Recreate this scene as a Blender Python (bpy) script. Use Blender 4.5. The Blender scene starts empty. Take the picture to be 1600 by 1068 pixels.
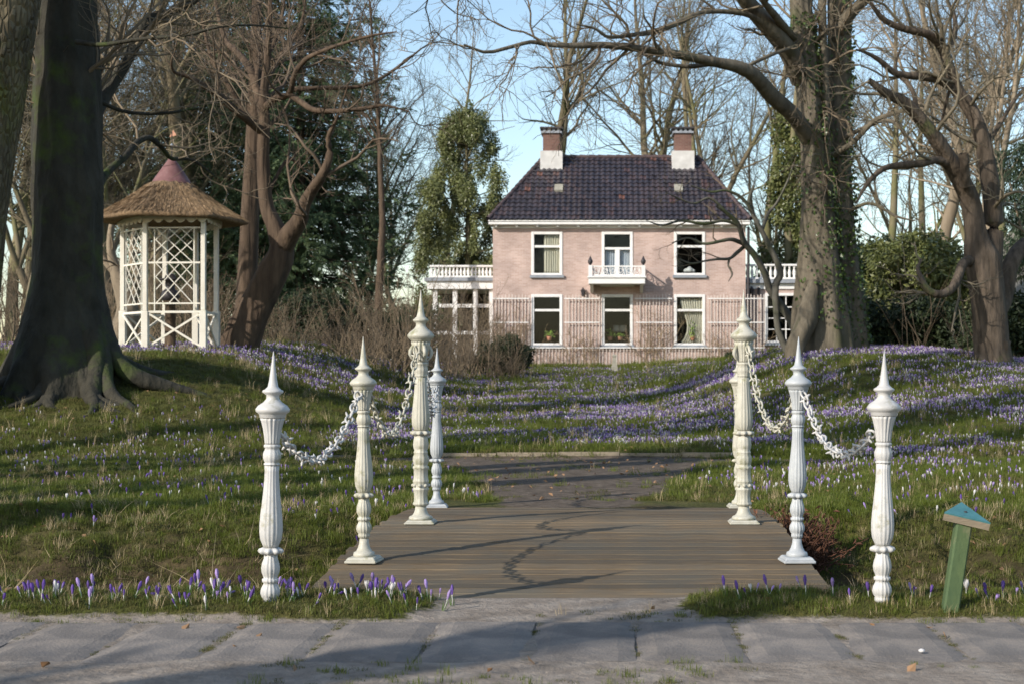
import bpy, math, random
import numpy as np
from mathutils import Vector
random.seed(7)
RNG = np.random.default_rng(11)
sc = bpy.context.scene
COL = sc.collection
pi = math.pi

# ------------------------------------------------------------------ camera, sky, sun, exposure
F = 2300.0; VX, VY = 950.0, 583.0; EYE = 1.12       # focal length and vanishing point in photo pixels, eye height in metres
cd = bpy.data.cameras.new('camera'); cam = bpy.data.objects.new('camera', cd); COL.objects.link(cam)
cam.location = (0, 0, EYE); cam.rotation_euler = (pi / 2, 0, 0)
cd.sensor_width = 36.0; cd.lens = 36.0 * F / 1600.0
cd.shift_x = -(VX - 800) / 1600.0; cd.shift_y = (VY - 534) / 1600.0
cd.clip_start = 0.1; cd.clip_end = 2000
cd.dof.use_dof = True; cd.dof.focus_distance = 9.2; cd.dof.aperture_fstop = 5.6
sc.camera = cam

SUN_EL = math.radians(28.0)
SX, SY = -0.74, -0.67                                # where the sun stands, in plan
w = bpy.data.worlds.new('World'); sc.world = w; w.use_nodes = True
nt = w.node_tree; nt.nodes.clear()
sky = nt.nodes.new('ShaderNodeTexSky'); sky.sky_type = 'NISHITA'; sky.sun_disc = False
sky.sun_elevation = SUN_EL; sky.sun_rotation = math.atan2(SX, SY) % (2 * pi)
sky.air_density = 1.15; sky.dust_density = 0.8; sky.ozone_density = 1.4
bg = nt.nodes.new('ShaderNodeBackground'); bg.inputs['Strength'].default_value = 0.15
out = nt.nodes.new('ShaderNodeOutputWorld')
nt.links.new(sky.outputs[0], bg.inputs[0]); nt.links.new(bg.outputs[0], out.inputs[0])
sd = bpy.data.lights.new('sun', 'SUN'); sd.energy = 4.0; sd.angle = math.radians(0.53); sd.color = (1.0, 0.92, 0.82)
so = bpy.data.objects.new('sun', sd); COL.objects.link(so)
ldir = Vector((-SX * math.cos(SUN_EL), -SY * math.cos(SUN_EL), -math.sin(SUN_EL)))
so.rotation_euler = ldir.to_track_quat('-Z', 'Y').to_euler(); so.location = (-30, -30, 40)
vs = sc.view_settings; vs.view_transform = 'Standard'; vs.look = 'None'; vs.exposure = 0.45; vs.gamma = 1.0; vs.use_curve_mapping = False
sc.cycles.max_bounces = 6; sc.cycles.transparent_max_bounces = 16
sc.cycles.use_denoising = True

# ------------------------------------------------------------------ helpers
def P(px, py, Y):
    """world point of a photo pixel at distance Y"""
    return ((px - VX) * Y / F, Y, EYE + (VY - py) * Y / F)
def X(px, Y): return (px - VX) * Y / F
def Z(py, Y): return EYE + (VY - py) * Y / F
def sm(a, b, t):
    t = np.clip((np.asarray(t, float) - a) / (b - a), 0, 1); return t * t * (3 - 2 * t)
def norm(a): return a / np.maximum(np.linalg.norm(a, axis=-1, keepdims=True), 1e-9)

def raw_mesh(name, V, faces, mats=(), smooth=False, mi=None):
    """faces: list of int arrays (n, k)"""
    me = bpy.data.meshes.new(name)
    V = np.asarray(V, np.float32).reshape(-1, 3)
    faces = [np.asarray(f, np.int32) for f in faces if len(f)]
    loops = np.concatenate([f.ravel() for f in faces])
    tot = np.concatenate([np.full(len(f), f.shape[1], np.int32) for f in faces])
    start = np.concatenate([[0], np.cumsum(tot)[:-1]]).astype(np.int32)
    me.vertices.add(len(V)); me.vertices.foreach_set('co', V.ravel())
    me.loops.add(len(loops)); me.loops.foreach_set('vertex_index', loops)
    me.polygons.add(len(tot)); me.polygons.foreach_set('loop_start', start); me.polygons.foreach_set('loop_total', tot)
    if mi is not None: me.polygons.foreach_set('material_index', np.asarray(mi, np.int32))
    me.polygons.foreach_set('use_smooth', np.full(len(tot), bool(smooth)))
    me.update(calc_edges=True); me.validate()
    for m in mats: me.materials.append(m)
    return me

def worldloc(o):
    v = Vector((0, 0, 0))
    while o is not None: v = v + o.location; o = o.parent
    return v
def link(name, me, parent=None, loc=(0, 0, 0)):
    o = bpy.data.objects.new(name, me); COL.objects.link(o)
    o.location = loc
    if parent is not None: o.parent = parent
    return o
def tag(o, label=None, cat=None, group=None, kind=None):
    if label: o['label'] = label
    if cat: o['category'] = cat
    if group: o['group'] = group
    if kind: o['kind'] = kind
    return o
def thing(name, label, cat, loc=(0, 0, 0), group=None):
    o = bpy.data.objects.new(name, None); COL.objects.link(o); o.location = loc; o.empty_display_size = 0.1
    return tag(o, label, cat, group)
def copy_tree(o, parent=None):
    c = o.copy(); COL.objects.link(c)
    if parent is not None: c.parent = parent
    for ch in list(o.children): copy_tree(ch, c)
    return c

class MB:
    """collects small shapes given in world coordinates, builds one mesh"""
    def __init__(s): s.V = []; s.F = []; s.M = []
    def add(s, V, Fs, m=0):
        n = len(s.V); s.V += [tuple(v) for v in V]
        for f in Fs: s.F.append(tuple(i + n for i in f)); s.M.append(m)
        return s
    def box(s, x0, x1, y0, y1, z0, z1, m=0):
        V = [(x0, y0, z0), (x1, y0, z0), (x1, y1, z0), (x0, y1, z0), (x0, y0, z1), (x1, y0, z1), (x1, y1, z1), (x0, y1, z1)]
        return s.add(V, [(0, 3, 2, 1), (4, 5, 6, 7), (0, 1, 5, 4), (1, 2, 6, 5), (2, 3, 7, 6), (3, 0, 4, 7)], m)
    def bar(s, a, b, w, d, up=(0, 1, 0), m=0):
        """bar from a to b, w across, d along up"""
        a = Vector(a); b = Vector(b); t = (b - a).normalized(); u = Vector(up); u = (u - t * u.dot(t)).normalized(); v = t.cross(u)
        V = []
        for p in (a, b):
            for sx, sy in ((-1, -1), (1, -1), (1, 1), (-1, 1)): V.append(p + v * (sx * w / 2) + u * (sy * d / 2))
        return s.add(V, [(0, 1, 2, 3), (7, 6, 5, 4), (0, 4, 5, 1), (1, 5, 6, 2), (2, 6, 7, 3), (3, 7, 4, 0)], m)
    def lathe(s, prof, c=(0, 0, 0), n=16, m=0, flute=None, ph=0.0):
        """prof: list of (z, r); flute(z, r, th) scales r"""
        V = []; k = len(prof)
        for z, r in prof:
            for i in range(n):
                th = 2 * pi * i / n + ph; rr = r * (flute(z, th) if flute else 1)
                V.append((c[0] + rr * math.cos(th), c[1] + rr * math.sin(th), c[2] + z))
        Fs = []
        for j in range(k - 1):
            for i in range(n):
                a = j * n + i; b = j * n + (i + 1) % n
                Fs.append((a, b, b + n, a + n) if prof[j + 1][0] >= prof[j][0] else (b, a, a + n, b + n))
        Fs.append(tuple(range(n - 1, -1, -1)) if prof[0][0] <= prof[-1][0] else tuple(range(n)))
        Fs.append(tuple((k - 1) * n + i for i in (range(n) if prof[0][0] <= prof[-1][0] else range(n - 1, -1, -1))))
        return s.add(V, Fs, m)
    def tube(s, pts, r, n=6, m=0):
        pts = np.asarray(pts, float)[None]; rr = np.full(pts.shape[:2], r) if np.isscalar(r) else np.asarray(r, float)[None]
        V, Q = tube(pts, rr, n); return s.add(V.tolist(), Q.tolist(), m)
    def build(s, name, mats, parent=None, smooth=False, loc=None, bevel=0):
        if not isinstance(mats, (list, tuple)): mats = [mats]
        org = worldloc(parent) if parent is not None else Vector(loc or (0, 0, 0))
        me = bpy.data.meshes.new(name)
        me.from_pydata([Vector(v) - org for v in s.V], [], s.F)
        for m in mats: me.materials.append(m)
        me.polygons.foreach_set('material_index', s.M); me.polygons.foreach_set('use_smooth', [smooth] * len(s.F))
        me.update()
        o = link(name, me, parent, (0, 0, 0) if parent is not None else org)
        if bevel:
            b = o.modifiers.new('bevel', 'BEVEL'); b.width = bevel; b.segments = 1; b.limit_method = 'ANGLE'
        return o

def tube(pts, rad, n):
    """pts (N,K,3), rad (N,K) -> verts, quads"""
    N, K, _ = pts.shape
    t = norm(np.gradient(pts, axis=1))
    d = norm(pts[:, -1] - pts[:, 0])
    ref = np.where(np.abs(d[:, 2:3]) > 0.9, np.array([[1., 0.15, 0]]), np.array([[0., 0.1, 1]]))
    ref = norm(ref)[:, None, :]
    u = norm(np.cross(t, np.broadcast_to(ref, t.shape))); v = np.cross(t, u)
    th = np.arange(n) * 2 * pi / n
    ring = u[:, :, None, :] * np.cos(th)[None, None, :, None] + v[:, :, None, :] * np.sin(th)[None, None, :, None]
    r = rad if rad.ndim == 3 else rad[:, :, None]
    V = pts[:, :, None, :] + ring * r[..., None]
    base = (np.arange(N) * K * n)[:, None, None] + (np.arange(K - 1) * n)[None, :, None]
    i = np.arange(n)[None, None, :]; j = (np.arange(n) + 1)[None, None, :] % n
    Q = np.stack([base + i, base + i + n, base + j + n, base + j], -1).reshape(-1, 4)
    return V.reshape(-1, 3), Q
class Soup:
    def __init__(s): s.V = []; s.Q = []; s.n = 0
    def add(s, V, Q):
        s.V.append(np.asarray(V, np.float32)); s.Q.append(np.asarray(Q) + s.n); s.n += len(V)
    def mesh(s, name, mats, smooth=True): return raw_mesh(name, np.concatenate(s.V), [np.concatenate(s.Q)], mats, smooth)

def hash2(ix, iy, seed=0):
    h = (ix.astype(np.int64) * 374761393 + iy.astype(np.int64) * 668265263 + seed * 1442695041) & 0xffffffff
    h = ((h ^ (h >> 13)) * 1274126177) & 0xffffffff
    return ((h ^ (h >> 16)) & 0xffff) / 65535.0
def vnoise(x, y, seed=0):
    x = np.asarray(x, float); y = np.asarray(y, float)
    ix = np.floor(x); iy = np.floor(y); fx = x - ix; fy = y - iy
    fx = fx * fx * (3 - 2 * fx); fy = fy * fy * (3 - 2 * fy)
    a = hash2(ix, iy, seed); b = hash2(ix + 1, iy, seed); c = hash2(ix, iy + 1, seed); d = hash2(ix + 1, iy + 1, seed)
    return (a * (1 - fx) + b * fx) * (1 - fy) + (c * (1 - fx) + d * fx) * fy
def fbm(x, y, seed=0, o=3):
    s = 0; a = 1; t = 0
    for k in range(o): s = s + a * vnoise(x * 2 ** k, y * 2 ** k, seed + k); t += a; a *= .5
    return s / t

# ------------------------------------------------------------------ materials
def mat(name, c1, c2=None, rough=0.7, scale=4.0, stretch=(1, 1, 1), bump=0.0, bscale=None, spec=0.3, rnd=0.0, detail=5, c3=None, scale3=1.0, thr3=(0.5, 0.62), dist=0.02, trans=0.0, world3=False):
    m = bpy.data.materials.new(name); m.use_nodes = True; n = m.node_tree.nodes; l = m.node_tree.links
    b = n['Principled BSDF']; b.inputs['Roughness'].default_value = rough; b.inputs['Specular IOR Level'].default_value = spec
    tc = n.new('ShaderNodeTexCoord'); mp = n.new('ShaderNodeMapping'); mp.inputs['Scale'].default_value = stretch
    l.new(tc.outputs['Object'], mp.inputs['Vector'])
    col = None
    if c2 is None: b.inputs['Base Color'].default_value = (*c1, 1); 
    nz = n.new('ShaderNodeTexNoise'); nz.inputs['Scale'].default_value = scale; nz.inputs['Detail'].default_value = detail; nz.inputs['Roughness'].default_value = 0.6
    l.new(mp.outputs[0], nz.inputs['Vector'])
    if c2 is not None:
        r = n.new('ShaderNodeValToRGB'); r.color_ramp.elements[0].position = 0.3; r.color_ramp.elements[1].position = 0.7
        r.color_ramp.elements[0].color = (*c1, 1); r.color_ramp.elements[1].color = (*c2, 1)
        l.new(nz.outputs['Fac'], r.inputs[0]); col = r.outputs[0]
        if c3 is not None:
            n3 = n.new('ShaderNodeTexNoise'); n3.inputs['Scale'].default_value = scale3; n3.inputs['Detail'].default_value = 6; n3.inputs['Roughness'].default_value = 0.65
            l.new(n.new('ShaderNodeNewGeometry').outputs['Position'] if world3 else tc.outputs['Object'], n3.inputs['Vector'])
            r3 = n.new('ShaderNodeValToRGB'); r3.color_ramp.elements[0].position = thr3[0]; r3.color_ramp.elements[1].position = thr3[1]
            l.new(n3.outputs['Fac'], r3.inputs[0])
            mx = n.new('ShaderNodeMix'); mx.data_type = 'RGBA'; l.new(r3.outputs[0], mx.inputs[0]); l.new(col, mx.inputs[6]); mx.inputs[7].default_value = (*c3, 1)
            col = mx.outputs[2]
        if rnd:
            oi = n.new('ShaderNodeObjectInfo'); mr = n.new('ShaderNodeMapRange'); mr.inputs[3].default_value = 1 - rnd; mr.inputs[4].default_value = 1 + rnd
            l.new(oi.outputs['Random'], mr.inputs[0])
            hs = n.new('ShaderNodeHueSaturation'); l.new(mr.outputs[0], hs.inputs['Value']); l.new(col, hs.inputs['Color']); col = hs.outputs[0]
        l.new(col, b.inputs['Base Color'])
    if bump:
        nb = n.new('ShaderNodeTexNoise'); nb.inputs['Scale'].default_value = bscale or scale * 3; nb.inputs['Detail'].default_value = 6
        l.new(mp.outputs[0], nb.inputs['Vector'])
        bp = n.new('ShaderNodeBump'); bp.inputs['Strength'].default_value = bump; bp.inputs['Distance'].default_value = dist
        l.new(nb.outputs['Fac'], bp.inputs['Height']); l.new(bp.outputs[0], b.inputs['Normal'])
    if trans:
        ob = n['Material Output']; tr = n.new('ShaderNodeBsdfTranslucent'); ms = n.new('ShaderNodeMixShader'); ms.inputs[0].default_value = trans
        if col is not None: l.new(col, tr.inputs[0])
        else: tr.inputs[0].default_value = (*c1, 1)
        l.new(b.outputs[0], ms.inputs[1]); l.new(tr.outputs[0], ms.inputs[2]); l.new(ms.outputs[0], ob.inputs[0])
    return m

M = {}
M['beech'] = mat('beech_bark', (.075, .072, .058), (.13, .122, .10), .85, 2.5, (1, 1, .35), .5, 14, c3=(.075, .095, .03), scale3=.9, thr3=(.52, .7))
M['beech_shade'] = mat('shade_toned_beech_bark', (.022, .021, .015), (.05, .046, .034), .9, 4, (1, 1, .5), 1.0, 10, dist=.05, c3=(.05, .07, .014), scale3=1.3, thr3=(.52, .68))  # shade on the great trunk put into a darker bark colour
M['beech_lit'] = mat('sunlit_toned_beech_bark', (.07, .058, .04), (.17, .145, .105), .85, 4.5, (1, 1, .16), .9, 10, dist=.05, c3=(.07, .075, .03), scale3=.8, thr3=(.55, .72))  # beech bark again, with the sunlit tone put into the colour
M['red_bark'] = mat('ruddy_bark', (.04, .027, .018), (.115, .08, .053), .9, 7, (1, 1, .16), 1.0, 12, dist=.04)
M['pine_bark'] = mat('furrowed_bark', (.04, .031, .022), (.14, .108, .08), .9, 9, (1, 1, .2), 1.0, 11, c3=(.10, .11, .04), scale3=1.2, thr3=(.6, .72), dist=.05)
M['bg_bark'] = mat('woodland_bark', (.13, .105, .07), (.22, .185, .12), .85, 1.5, (1, 1, .3), .4, 6, c3=(.13, .135, .05), scale3=.5, thr3=(.45, .65), rnd=.25)
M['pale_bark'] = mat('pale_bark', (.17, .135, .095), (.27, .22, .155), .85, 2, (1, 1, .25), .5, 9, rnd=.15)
M['twig'] = mat('twigs', (.12, .09, .062), (.20, .16, .105), .8, .8, rnd=.2)
M['twig_red'] = mat('ruddy_twigs', (.085, .062, .045), (.165, .125, .085), .8, .8)
M['twig_grey'] = mat('grey_twigs', (.095, .08, .056), (.165, .14, .096), .8, .6, rnd=.2)
M['shrub'] = mat('shrub_stems', (.105, .078, .05), (.23, .175, .115), .8, 1.2, rnd=.3)
M['spruce'] = mat('spruce_needles', (.05, .085, .048), (.145, .20, .085), .6, .7, trans=.15)
M['holly'] = mat('holly_leaves', (.075, .095, .035), (.22, .24, .09), .38, 1.2, spec=.5, trans=.12)
M['rhodo'] = mat('rhododendron_leaves', (.06, .085, .024), (.20, .21, .07), .38, 2.0, spec=.5, rnd=.2, trans=.12)
M['dark_leaf'] = mat('dark_evergreen_leaves', (.016, .028, .014), (.045, .06, .024), .5, 2.0, rnd=.2, trans=.1)
M['ivy'] = mat('ivy_leaves', (.03, .06, .014), (.10, .15, .035), .35, 5.0, spec=.5, trans=.15)
M['yew'] = mat('yew_needles', (.02, .04, .02), (.06, .09, .045), .55, 2.0, trans=.1)
M['white'] = mat('white_paint', (.66, .65, .63), (.76, .75, .73), .45, 3, bump=.05, c3=(.55, .53, .45), scale3=5, thr3=(.62, .78))
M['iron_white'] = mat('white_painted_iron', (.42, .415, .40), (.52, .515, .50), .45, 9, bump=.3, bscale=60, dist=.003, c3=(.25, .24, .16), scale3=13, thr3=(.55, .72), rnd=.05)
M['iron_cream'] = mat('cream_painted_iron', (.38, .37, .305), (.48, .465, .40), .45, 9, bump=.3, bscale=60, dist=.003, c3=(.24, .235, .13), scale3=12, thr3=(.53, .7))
M['iron_shade_grey'] = mat('shade_toned_painted_iron', (.33, .35, .365), (.42, .44, .45), .4, 9, bump=.25, bscale=60, dist=.003, c3=(.42, .45, .44), scale3=14, thr3=(.58, .72))  # grey puts the shade on a post into its paint colour
M['slat'] = mat('weathered_slats', (.50, .43, .38), (.66, .60, .55), .7, 3)
M['ridge'] = mat('ridge_tile', (.05, .04, .045), (.11, .075, .07), .5, 3)
M['cream'] = mat('cream_painted_wood', (.58, .55, .47), (.70, .68, .61), .55, 3, c3=(.42, .42, .30), scale3=3, thr3=(.55, .72))
M['dark_iron'] = mat('dark_iron', (.03, .03, .035), (.06, .05, .05), .5, 8)
M['plank'] = mat('weathered_deck_wood', (.085, .060, .034), (.18, .133, .078), .8, 6, (.6, 8, 8), .7, 22, rnd=.28, c3=(.105, .09, .064), scale3=1.7, thr3=(.42, .66), dist=.004, world3=True)
M['slab'] = mat('concrete_slab', (.125, .112, .10), (.20, .18, .162), .92, 3.0, bump=.9, bscale=70, rnd=.10, c3=(.25, .215, .18), scale3=4.0, thr3=(.46, .66), dist=.006, detail=8)
M['stone'] = mat('grey_stone', (.22, .21, .17), (.36, .34, .28), .9, 8, bump=.5, bscale=40, dist=.01)
M['thatch'] = mat('reed_thatch', (.13, .085, .045), (.33, .225, .13), .95, 7, (3, 3, 1.2), 1.0, 30, dist=.03, detail=8, c3=(.14, .105, .075), scale3=2.0, thr3=(.5, .75))
M['thatch_grey'] = mat('grey_thatch', (.16, .15, .12), (.30, .28, .24), .95, 7, (2, 2, 2), .9, 24, dist=.03)
M['reed'] = mat('reed_ends', (.12, .08, .042), (.36, .25, .145), .9, 9)
M['plaster'] = mat('chalky_render', (.46, .45, .43), (.62, .61, .59), .8, 3)
M['copper'] = mat('rust_red_sheet', (.13, .058, .055), (.21, .11, .105), .5, 6, c3=(.22, .15, .14), scale3=9, thr3=(.6, .75))
M['curtain'] = mat('cream_curtain', (.62, .56, .44), (.74, .69, .57), .8, 4, (5, 1, .4))
M['netcurtain'] = mat('pale_net_curtain', (.50, .54, .60), (.66, .69, .74), .8, 4, (6, 1, .4))
M['inside'] = mat('room_wall', (.035, .03, .026), (.05, .042, .036), .9, 2)
M['lamp_shade'] = mat('lamp_shade', (.55, .5, .4), (.62, .57, .48), .8, 4)
M['pot'] = mat('flower_pot', (.45, .2, .12), (.55, .3, .2), .6, 8)
M['plant'] = mat('house_plant', (.12, .25, .04), (.35, .45, .1), .5, 12, trans=.2)
M['lead'] = mat('lead_flashing', (.20, .22, .25), (.30, .32, .35), .5, 5)
M['greenwood'] = mat('green_painted_wood', (.035, .07, .035), (.095, .13, .05), .75, 5, (1, 1, .5), .6, 40, c3=(.16, .15, .09), scale3=6, thr3=(.55, .72), dist=.005)
M['tealwood'] = mat('teal_painted_wood', (.045, .15, .16), (.08, .23, .24), .55, 8, bump=.4, bscale=50, dist=.003)
M['rawwood'] = mat('raw_cut_wood', (.18, .15, .11), (.30, .25, .18), .85, 8, (1, 1, 5), .6, 30, dist=.005)
M['drystalk'] = mat('dead_rusty_stalks', (.055, .024, .014), (.15, .07, .04), .85, 9)
M['straw'] = mat('dead_straw', (.26, .20, .11), (.44, .36, .22), .8, 3)
M['deadleaf'] = mat('dead_leaves', (.17, .085, .04), (.36, .23, .13), .8, 2.0)
M['grass'] = mat('grass_blades', (.065, .098, .012), (.175, .20, .032), .5, .6, rnd=.0, c3=(.17, .15, .045), scale3=.9, thr3=(.5, .72), trans=.35, detail=8)
M['moss'] = mat('moss_tufts', (.045, .055, .012), (.115, .115, .03), .9, 1.2, c3=(.13, .09, .04), scale3=.8, thr3=(.5, .65), trans=.1)
M['crocus_purple'] = mat('purple_petals', (.10, .05, .26), (.21, .12, .43), .5, 14, rnd=.25, trans=.22)
M['crocus_lilac'] = mat('lilac_petals', (.30, .20, .47), (.47, .37, .62), .5, 14, rnd=.2, trans=.22)
M['crocus_white'] = mat('white_petals', (.62, .60, .58), (.74, .72, .72), .5, 14, trans=.22)
M['crocus_stem'] = mat('crocus_stem', (.55, .52, .55), (.70, .68, .62), .5, 14, trans=.2)
M['crocus_leaf'] = mat('crocus_leaf', (.05, .11, .02), (.12, .20, .05), .4, 14, trans=.25)
M['saffron'] = mat('orange_stigma', (.8, .3, .02), None, .5)

def brick_mat(name, c1, c2, mort, bw=.21, bh=.062):
    m = bpy.data.materials.new(name); m.use_nodes = True; n = m.node_tree.nodes; l = m.node_tree.links; b = n['Principled BSDF']
    tc = n.new('ShaderNodeTexCoord'); sep = n.new('ShaderNodeSeparateXYZ'); l.new(tc.outputs['Object'], sep.inputs[0])
    ad = n.new('ShaderNodeMath'); ad.operation = 'ADD'; l.new(sep.outputs[0], ad.inputs[0]); l.new(sep.outputs[1], ad.inputs[1])
    cb = n.new('ShaderNodeCombineXYZ'); l.new(ad.outputs[0], cb.inputs[0]); l.new(sep.outputs[2], cb.inputs[1])
    br = n.new('ShaderNodeTexBrick'); br.inputs['Scale'].default_value = 1; br.inputs['Brick Width'].default_value = bw; br.inputs['Row Height'].default_value = bh; br.inputs['Mortar Size'].default_value = .007
    br.inputs['Color1'].default_value = (*c1, 1); br.inputs['Color2'].default_value = (*c2, 1); br.inputs['Mortar'].default_value = (*mort, 1)
    l.new(cb.outputs[0], br.inputs['Vector'])
    nz = n.new('ShaderNodeTexNoise'); nz.inputs['Scale'].default_value = 1.1; nz.inputs['Detail'].default_value = 10; l.new(tc.outputs['Object'], nz.inputs['Vector'])
    mr = n.new('ShaderNodeMapRange'); mr.inputs[1].default_value = .3; mr.inputs[2].default_value = .7; mr.inputs[3].default_value = .74; mr.inputs[4].default_value = 1.14; l.new(nz.outputs['Fac'], mr.inputs[0])
    hs = n.new('ShaderNodeHueSaturation'); l.new(br.outputs['Color'], hs.inputs['Color']); l.new(mr.outputs[0], hs.inputs['Value']); l.new(hs.outputs[0], b.inputs['Base Color'])
    bp = n.new('ShaderNodeBump'); bp.inputs['Strength'].default_value = .6; bp.inputs['Distance'].default_value = .01; l.new(br.outputs['Fac'], bp.inputs['Height']); bp.invert = True; l.new(bp.outputs[0], b.inputs['Normal'])
    b.inputs['Roughness'].default_value = .9
    return m
M['brick'] = brick_mat('pink_brick', (.42, .295, .25), (.51, .375, .33), (.52, .43, .385))
M['brick_dark'] = brick_mat('brown_brick', (.14, .065, .05), (.20, .10, .075), (.18, .14, .12))

def tile_mat():
    m = bpy.data.materials.new('pantile_glaze'); m.use_nodes = True; n = m.node_tree.nodes; l = m.node_tree.links; b = n['Principled BSDF']
    at = n.new('ShaderNodeAttribute'); at.attribute_name = 'rnd'
    r = n.new('ShaderNodeValToRGB'); e = r.color_ramp.elements
    e[0].position = 0; e[0].color = (.028, .025, .031, 1); e[1].position = .62; e[1].color = (.046, .040, .047, 1)
    for p, c in ((.88, (.056, .043, .047)), (.97, (.07, .045, .045)), (1.0, (.15, .07, .05))):
        x = e.new(p); x.color = (*c, 1)
    l.new(at.outputs['Fac'], r.inputs[0])
    nz = n.new('ShaderNodeTexNoise'); nz.inputs['Scale'].default_value = 6; nz.inputs['Detail'].default_value = 6
    mr = n.new('ShaderNodeMapRange'); mr.inputs[3].default_value = .6; mr.inputs[4].default_value = 1.4; l.new(nz.outputs['Fac'], mr.inputs[0])
    hs = n.new('ShaderNodeHueSaturation'); l.new(r.outputs[0], hs.inputs['Color']); l.new(mr.outputs[0], hs.inputs['Value']); l.new(hs.outputs[0], b.inputs['Base Color'])
    b.inputs['Roughness'].default_value = .38; b.inputs['Specular IOR Level'].default_value = .4
    return m
M['tile'] = tile_mat()
def glass_mat():
    m = bpy.data.materials.new('window_glass'); m.use_nodes = True; n = m.node_tree.nodes; l = m.node_tree.links
    n.remove(n['Principled BSDF']); tr = n.new('ShaderNodeBsdfTransparent'); tr.inputs[0].default_value = (.86, .88, .88, 1)
    gl = n.new('ShaderNodeBsdfGlossy'); gl.inputs['Roughness'].default_value = .03; ms = n.new('ShaderNodeMixShader'); ms.inputs[0].default_value = .016; l.new(tr.outputs[0], ms.inputs[1]); l.new(gl.outputs[0], ms.inputs[2]); l.new(ms.outputs[0], n['Material Output'].inputs[0])
    return m
M['glass'] = glass_mat()

# ------------------------------------------------------------------ ground
def path_mask(x, y):
    """1 on bare sand: road edge, the way on to the bridge, the path behind it"""
    x = np.asarray(x, float); y = np.asarray(y, float)
    wob = (fbm(x * 1.7, y * 1.7, 3) - .5) * .5
    road = 1 - sm(6.62, 6.86, y + wob * .35)
    gap = sm(-1.0, -.72, x + wob * .6) * (1 - sm(.28, .55, x + wob * .6)) * (1 - sm(7.9, 8.2, y))
    k = np.clip((y - 12.4) / 7.0, 0, 1)
    xl = -.85 - 1.3 * k ** 1.2; xr = .25 + 1.1 * k ** 1.4
    fun = sm(xl - .25, xl + .15, x + wob) * (1 - sm(xr - .15, xr + .25, x + wob)) * sm(12.0, 12.4, y) * (1 - sm(19.45, 19.62, y))
    yc = np.where(x < 0, 18.9 + .055 * x * x, 18.9 + .02 * x * x)
    hw = np.where(x < 0, .72 - .14 * np.minimum(-x, 4), .75 - .16 * np.minimum(x, 4))
    cross = (1 - sm(hw - .2, hw + .1, np.abs(y - yc) + wob * .5)) * (x > -5) * (x < 6)
    return np.clip(np.maximum.reduce([road, gap, fun, cross * .9]), 0, 1)
def H0(x, y):
    x = np.asarray(x, float); y = np.asarray(y, float)
    z = np.zeros(np.broadcast(x, y).shape)
    side = 1 - sm(-1.15, -.75, x) * (1 - sm(.30, .65, x))
    z = z + .045 * sm(6.66, 6.9, y) * (1 - sm(7.25, 7.7, y)) * side
    meander = (fbm(x * .35 + 5, y * 0 + 1.3, 9) - .5) * .9
    dd = sm(7.3, 8.3, y + meander * .3) * (1 - sm(9.6, 11.9, y + meander))
    z = z - .70 * dd
    yy = np.clip(y, 19.5, 58)
    z = z + .0385 * (yy - 19.5)
    z = z + .07 * sm(19.55, 19.72, y) * sm(-2.6, -2.2, x) * (1 - sm(2.4, 3.2, x)) * (1 - sm(20, 23, y))
    mr = sm(.3, 5.2, x) * sm(19.0, 32.5, y) * (1 - .75 * sm(37, 48, y))
    z = z + 1.12 * mr * (1 - .22 * sm(6.6, 9.5, x))
    ml = sm(-3.2, -7.8, x) if False else (1 - sm(-8.2, -3.4, x))
    z = z + 1.18 * ml * sm(19.6, 26.5, y) * (1 - .75 * sm(37, 48, y))
    return z
def H(x, y):
    x = np.asarray(x, float); y = np.asarray(y, float)
    rough = sm(7.4, 8.2, y) * (1 - sm(40, 60, y))
    z = H0(x, y) + (fbm(x * 1.1, y * 1.1, 21) - .5) * .10 * rough * (1 - .8 * path_mask(x, y))
    z = z + (fbm(x * 5, y * 5, 31) - .5) * .035 * rough * (1 - .7 * path_mask(x, y))
    dz = sm(7.5, 8.1, y) * (1 - sm(11.2, 12.6, y)); z = z + ((fbm(x * 2.3, y * 2.3, 51) - .5) * .34 + (fbm(x * 7, y * 7, 52) - .5) * .12) * dz * (1 - .6 * sm(-1.75, -1.55, x) * (1 - sm(1.15, 1.35, x)))
    slabzone = (1 - sm(6.6, 6.8, y)) * sm(5.6, 5.8, y)
    z = z + (fbm(x * 3.2, y * 3.2, 41) - .5) * .020 * (1 - sm(6.9, 7.4, y)) * (1 - .25 * slabzone) - .004 * slabzone
    return z
def axis(parts):
    a = []
    for lo, hi, st in parts: a.append(np.arange(lo, hi, st))
    return np.unique(np.concatenate(a).round(4))
gx = axis([(-260, -40, 20), (-40, -13, 1.5), (-13, -4, .25), (-4, 3.2, .06), (3.2, 11, .22), (11, 40, 1.5), (40, 281, 20)])
gy = axis([(-120, -10, 10), (-10, 4.6, .8), (4.6, 9, .05), (9, 14, .1), (14, 36, .22), (36, 62, .8), (62, 120, 6), (120, 501, 40)])
GX, GY = np.meshgrid(gx, gy)
GZ = H(GX, GY)
ny, nx = GX.shape
ii = np.arange(ny * nx).reshape(ny, nx)
Q = np.stack([ii[:-1, :-1], ii[:-1, 1:], ii[1:, 1:], ii[1:, :-1]], -1).reshape(-1, 4)

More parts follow.
